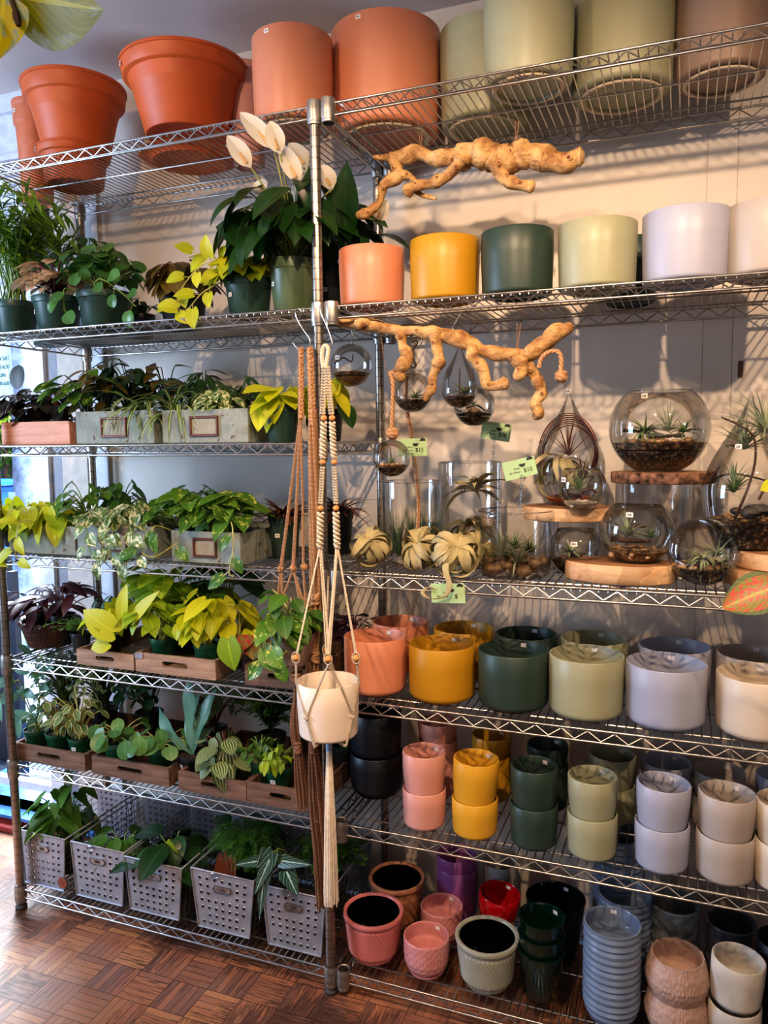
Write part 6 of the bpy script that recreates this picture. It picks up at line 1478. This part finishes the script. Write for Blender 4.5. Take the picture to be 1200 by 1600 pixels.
# jute hanger with knots
Yj=-.03
o1=at(470,545,Yj); jh=thing('jute_hanger','jute rope plant hanger with a braided top holding the pothos','plant hanger',o1); B=lambda u,v,dy=0: at(u,v,Yj+dy)-o1
k=MB(); braid(k,B(470,543),B(470,655),.0042,.0045,6); k.build('braided_top',M['jute'],jh)
k=MB()
for (u,v,kn) in ((438,888,0),(440,888,0),(457,886,0),(459,886,0),(474,884,0)): k.tube(bez(B(469,650),B((469+u)/2+2,760),B(u,v)),.0032,7,rnd=R.random())
for a,b in (((438,895),(432,955)),((440,895),(441,950)),((457,893),(436,950)),((459,893),(476,945)),((459,893),(470,945)),((474,892),(478,950))): k.tube([B(*a),B(*b,-.01)],.0030,7)
k.build('jute_cord',M['jute'],jh)
for (u,v) in ((438,889),(458,888),(475,886)):
    kk=MB(); c=B(u,v)
    for j in range(4):
        ax=Vector((R.uniform(-1,1),R.uniform(-1,1),R.uniform(-.4,1))).normalized(); b=ax.orthogonal().normalized(); d=ax.cross(b); kk.tube([c+(b*math.cos(a)+d*math.sin(a))*.0062 for a in [2*PI*i/14 for i in range(15)]],.0038,7)
    kk.build('knot',M['jute'],jh)
# hanging taupe ribbed pot and pothos
p=at(458,1018,-.06); hpot=thing('hanging_pothos','variegated pothos in a taupe ribbed pot hanging in the jute hanger','potted plant',(p.x,p.y,p.z-.03))
k=MB(); k.lathe([(0,0),(.028,0),(.034,.006),(.046,.075),(.047,.085),(.043,.085),(.040,.03),(0,.03)],110,fn=lambda r,z,a,i: r*(1+.03*abs(math.sin(a*17))),M=Matrix.Rotation(.12,4,'Y')); k.build('ribbed_pot',plain('ribbed_taupe','9a7e70',.6,var=.12,sc=20),hpot)
k=MB(); k.lathe([(.042,.078),(0,.08)],20); k.build('soil',M['soil'],hpot)
leafy(hpot,.08,30,.075,.07,.062,.045,'heart','lf_pothos','stem_y',170,front=.55,droop=.7,bend=.6,bb=(-.11,.05,-.12,.03,-.05,.14),jit=.8)
vines(hpot,[[(-.02,-.03,.09),(-.03,-.06,.06),(-.01,-.065,.03),(.015,-.06,.05)],[(-.03,-.02,.09),(-.055,-.04,.06),(-.05,-.05,.01)]],.055,.045,'lf_pothos','stem_y','heart',171,.04)
leafy(hpot,.09,10,.09,.12,.06,.04,'ovate','lf_green','stem_y',172,front=.3,droop=.2,name='upper_leaves',bb=(-.1,.05,-.1,.03,0,.2))
# twisted rope ball and tassels
def tassel_bundle(name,label,segs,Y,r,mat,n,knots,frays=True,group='jute hangers on the middle post'):
    o=at(segs[0][0],segs[0][1],Y); t=thing(name,label,'plant hanger',o,group); k=MB(); W_=[s_[2] for s_ in segs]
    for i in range(n):
        a=GA*i; q=math.sqrt((i+.5)/n); P=[]
        ph=R.uniform(0,6)
        for j,(u,v,w) in enumerate(segs):
            c=at(u,v,Y)-o; s_=w*.5*mpp(at(u,v,Y)); P.append(c+Vector((math.cos(a+j*.25)*q*s_,math.sin(a+j*.25)*q*s_*.8,R.uniform(-.01,.01) if j==len(segs)-1 else 0)))
        k.tube(smoothpath(P,5),r*R.uniform(.85,1.1),6,rnd=R.random())
    k.build('rope_cords',M[mat],t)
    for (u,v,rr) in knots:
        kk=MB(); c=at(u,v,Y-.004)-o
        for j in range(5):
            ax=Vector((R.uniform(-.5,.5),R.uniform(-.5,.5),1)).normalized(); b=ax.orthogonal().normalized(); d=ax.cross(b); cc=c+Vector((0,0,(j-2)*rr*.45))
            kk.tube([cc+(b*math.cos(a)+d*math.sin(a))*rr*.7 for a in [2*PI*i/14 for i in range(15)]],rr*.34,7)
        kk.build('wrapped_knot',M[mat],t)
    return t
ob=thing('jute_hanger','second jute hanger with a thick braided top between the two posts of rope','plant hanger',at(485,545,-.028),'jute hangers on the middle post')
k=MB(); q0=Vector(ob.location); braid(k,at(484,543,-.028)-q0,at(488,665,-.028)-q0,.0052,.0055,6); k.build('braided_top',M['jute'],ob)
tassel_bundle('jute_hanger','thick bundle of brown jute ropes hanging behind the cream macrame, knotted half way',[(488,640,13),(490,720,17),(492,820,18),(493,925,17),(492,960,20),(488,1005,18),(486,1060,22)],-.024,.0036,'jute',11,((493,936,.014),(486,1012,.012),(492,1026,.013)),group=None)
tassel_bundle('rope_tassel','brown rope tassel hanging in front of the sixth shelf left of the cream planter',[(463,1062,6),(464,1090,12),(461,1120,14),(462,1150,16),(466,1175,14),(470,1230,20),(472,1262,16)],-.05,.0026,'brown_rope',12,((463,1052,.017),(466,1168,.011)),group=None)
tassel_bundle('rope_tassel','long brown rope tassel ending beside the cream tassel near the bottom basket',[(488,1160,10),(492,1200,20),(494,1260,24),(498,1320,20),(500,1370,18),(501,1418,13)],-.045,.0030,'brown_rope',14,((490,1170,.012),(500,1400,.007)),group=None)
# ------------------------------------------------------------------ leaves in the foreground
Yf=-.30; a=at(1222,912,Yf); base=Vector((a.x+.16,Yf,0)); cr=thing('croton','tall croton whose red speckled leaf reaches in at the right edge','potted plant',base)
nursery(cr,.13,.24,M['nursery'],0); k=MB(); k.tube(smoothpath([(0,0,.2),(.01,.0,.6),(0,.01,a.z-.1),(.0,0,a.z+.25)],6),.006,8); k.build('trunk',M['trunk'],cr)
kl=MB();ks=MB(); b=at(1129,949,Yf-.01); L_=(b-a).length
kl.leaf(a-base,b-a,(.1,-1,.75),L_*1.02,.076,'ovate',.1,.05,12,rnd=.3); ks.tube([a-base,(0,0,a.z-.05)],.003,6)
for i in range(7):
    az=-.4+.5*i if i<6 else 1; az=-.9+.45*i; d=Vector((abs(math.cos(az))+.2,math.sin(az),-.1)); z_=a.z-.2+.08*i; kl.leaf((.03,0,z_),d,(0,0,1),.17,.07,'lance',.1,.7,9,rnd=R.random())
kl.build('foliage',M['lf_croton'],cr); ks.build('leaf_stalk',M['stem'],cr)
kl=MB(); c=at(1196,762,Yf); kl.leaf(at(1215,752,Yf)-base,c-at(1215,752,Yf),(0,-1,.3),.03,.022,'lance',.1,.1,6,rnd=.9); kl.build('yellow_leaf_tip',M['lf_neon'],cr)
ks=MB(); ks.tube([at(1215,752,Yf)-base,Vector((0,0,a.z+.05))],.002,5); ks.build('leaf_stalk',M['stem'],cr)
Yg=-.95; a=at(28,30,Yg); gp=thing('trailing_pothos','yellow variegated vine leaves hanging from the ceiling at the top left corner','hanging plant',(a.x,a.y,CEIL))
o=Vector(gp.location); kl=MB()
b=at(148,20,Yg-.02); kl.leaf(at(14,-12,Yg)-o,b-at(14,-12,Yg),(.05,-.75,-.75),(b-at(14,-12,Yg)).length*1.03,.105,'heart',.12,.12,14,rnd=.1)
b=at(-8,92,Yg); q=at(8,-8,Yg); kl.leaf(q-o,b-q,(.3,-1,.1),(b-q).length,.075,'heart',.15,.15,12,rnd=.95)
kl.leaf(at(-30,20,Yg)-o,(-.6,.1,-.4),(0,-.6,.8),.13,.09,'heart',.15,.4,10,rnd=.5)
kl.build('leaves',M['lf_vary'],gp)
ks=MB(); ks.tube(smoothpath([(0,0,0),(-.02,.01,-.05),(at(14,-12,Yg)-o)],5),.004,7); ks.tube([at(24,18,Yg)-o,at(26,28,Yg)-o,at(29,40,Yg)-o],[.004,.005,.003],6); ks.tube([at(14,-12,Yg)-o,at(24,18,Yg)-o],.003,6); ks.tube([at(14,-12,Yg)-o,at(-30,20,Yg)-o],.003,6); ks.build('vine',M['trunk'],gp)
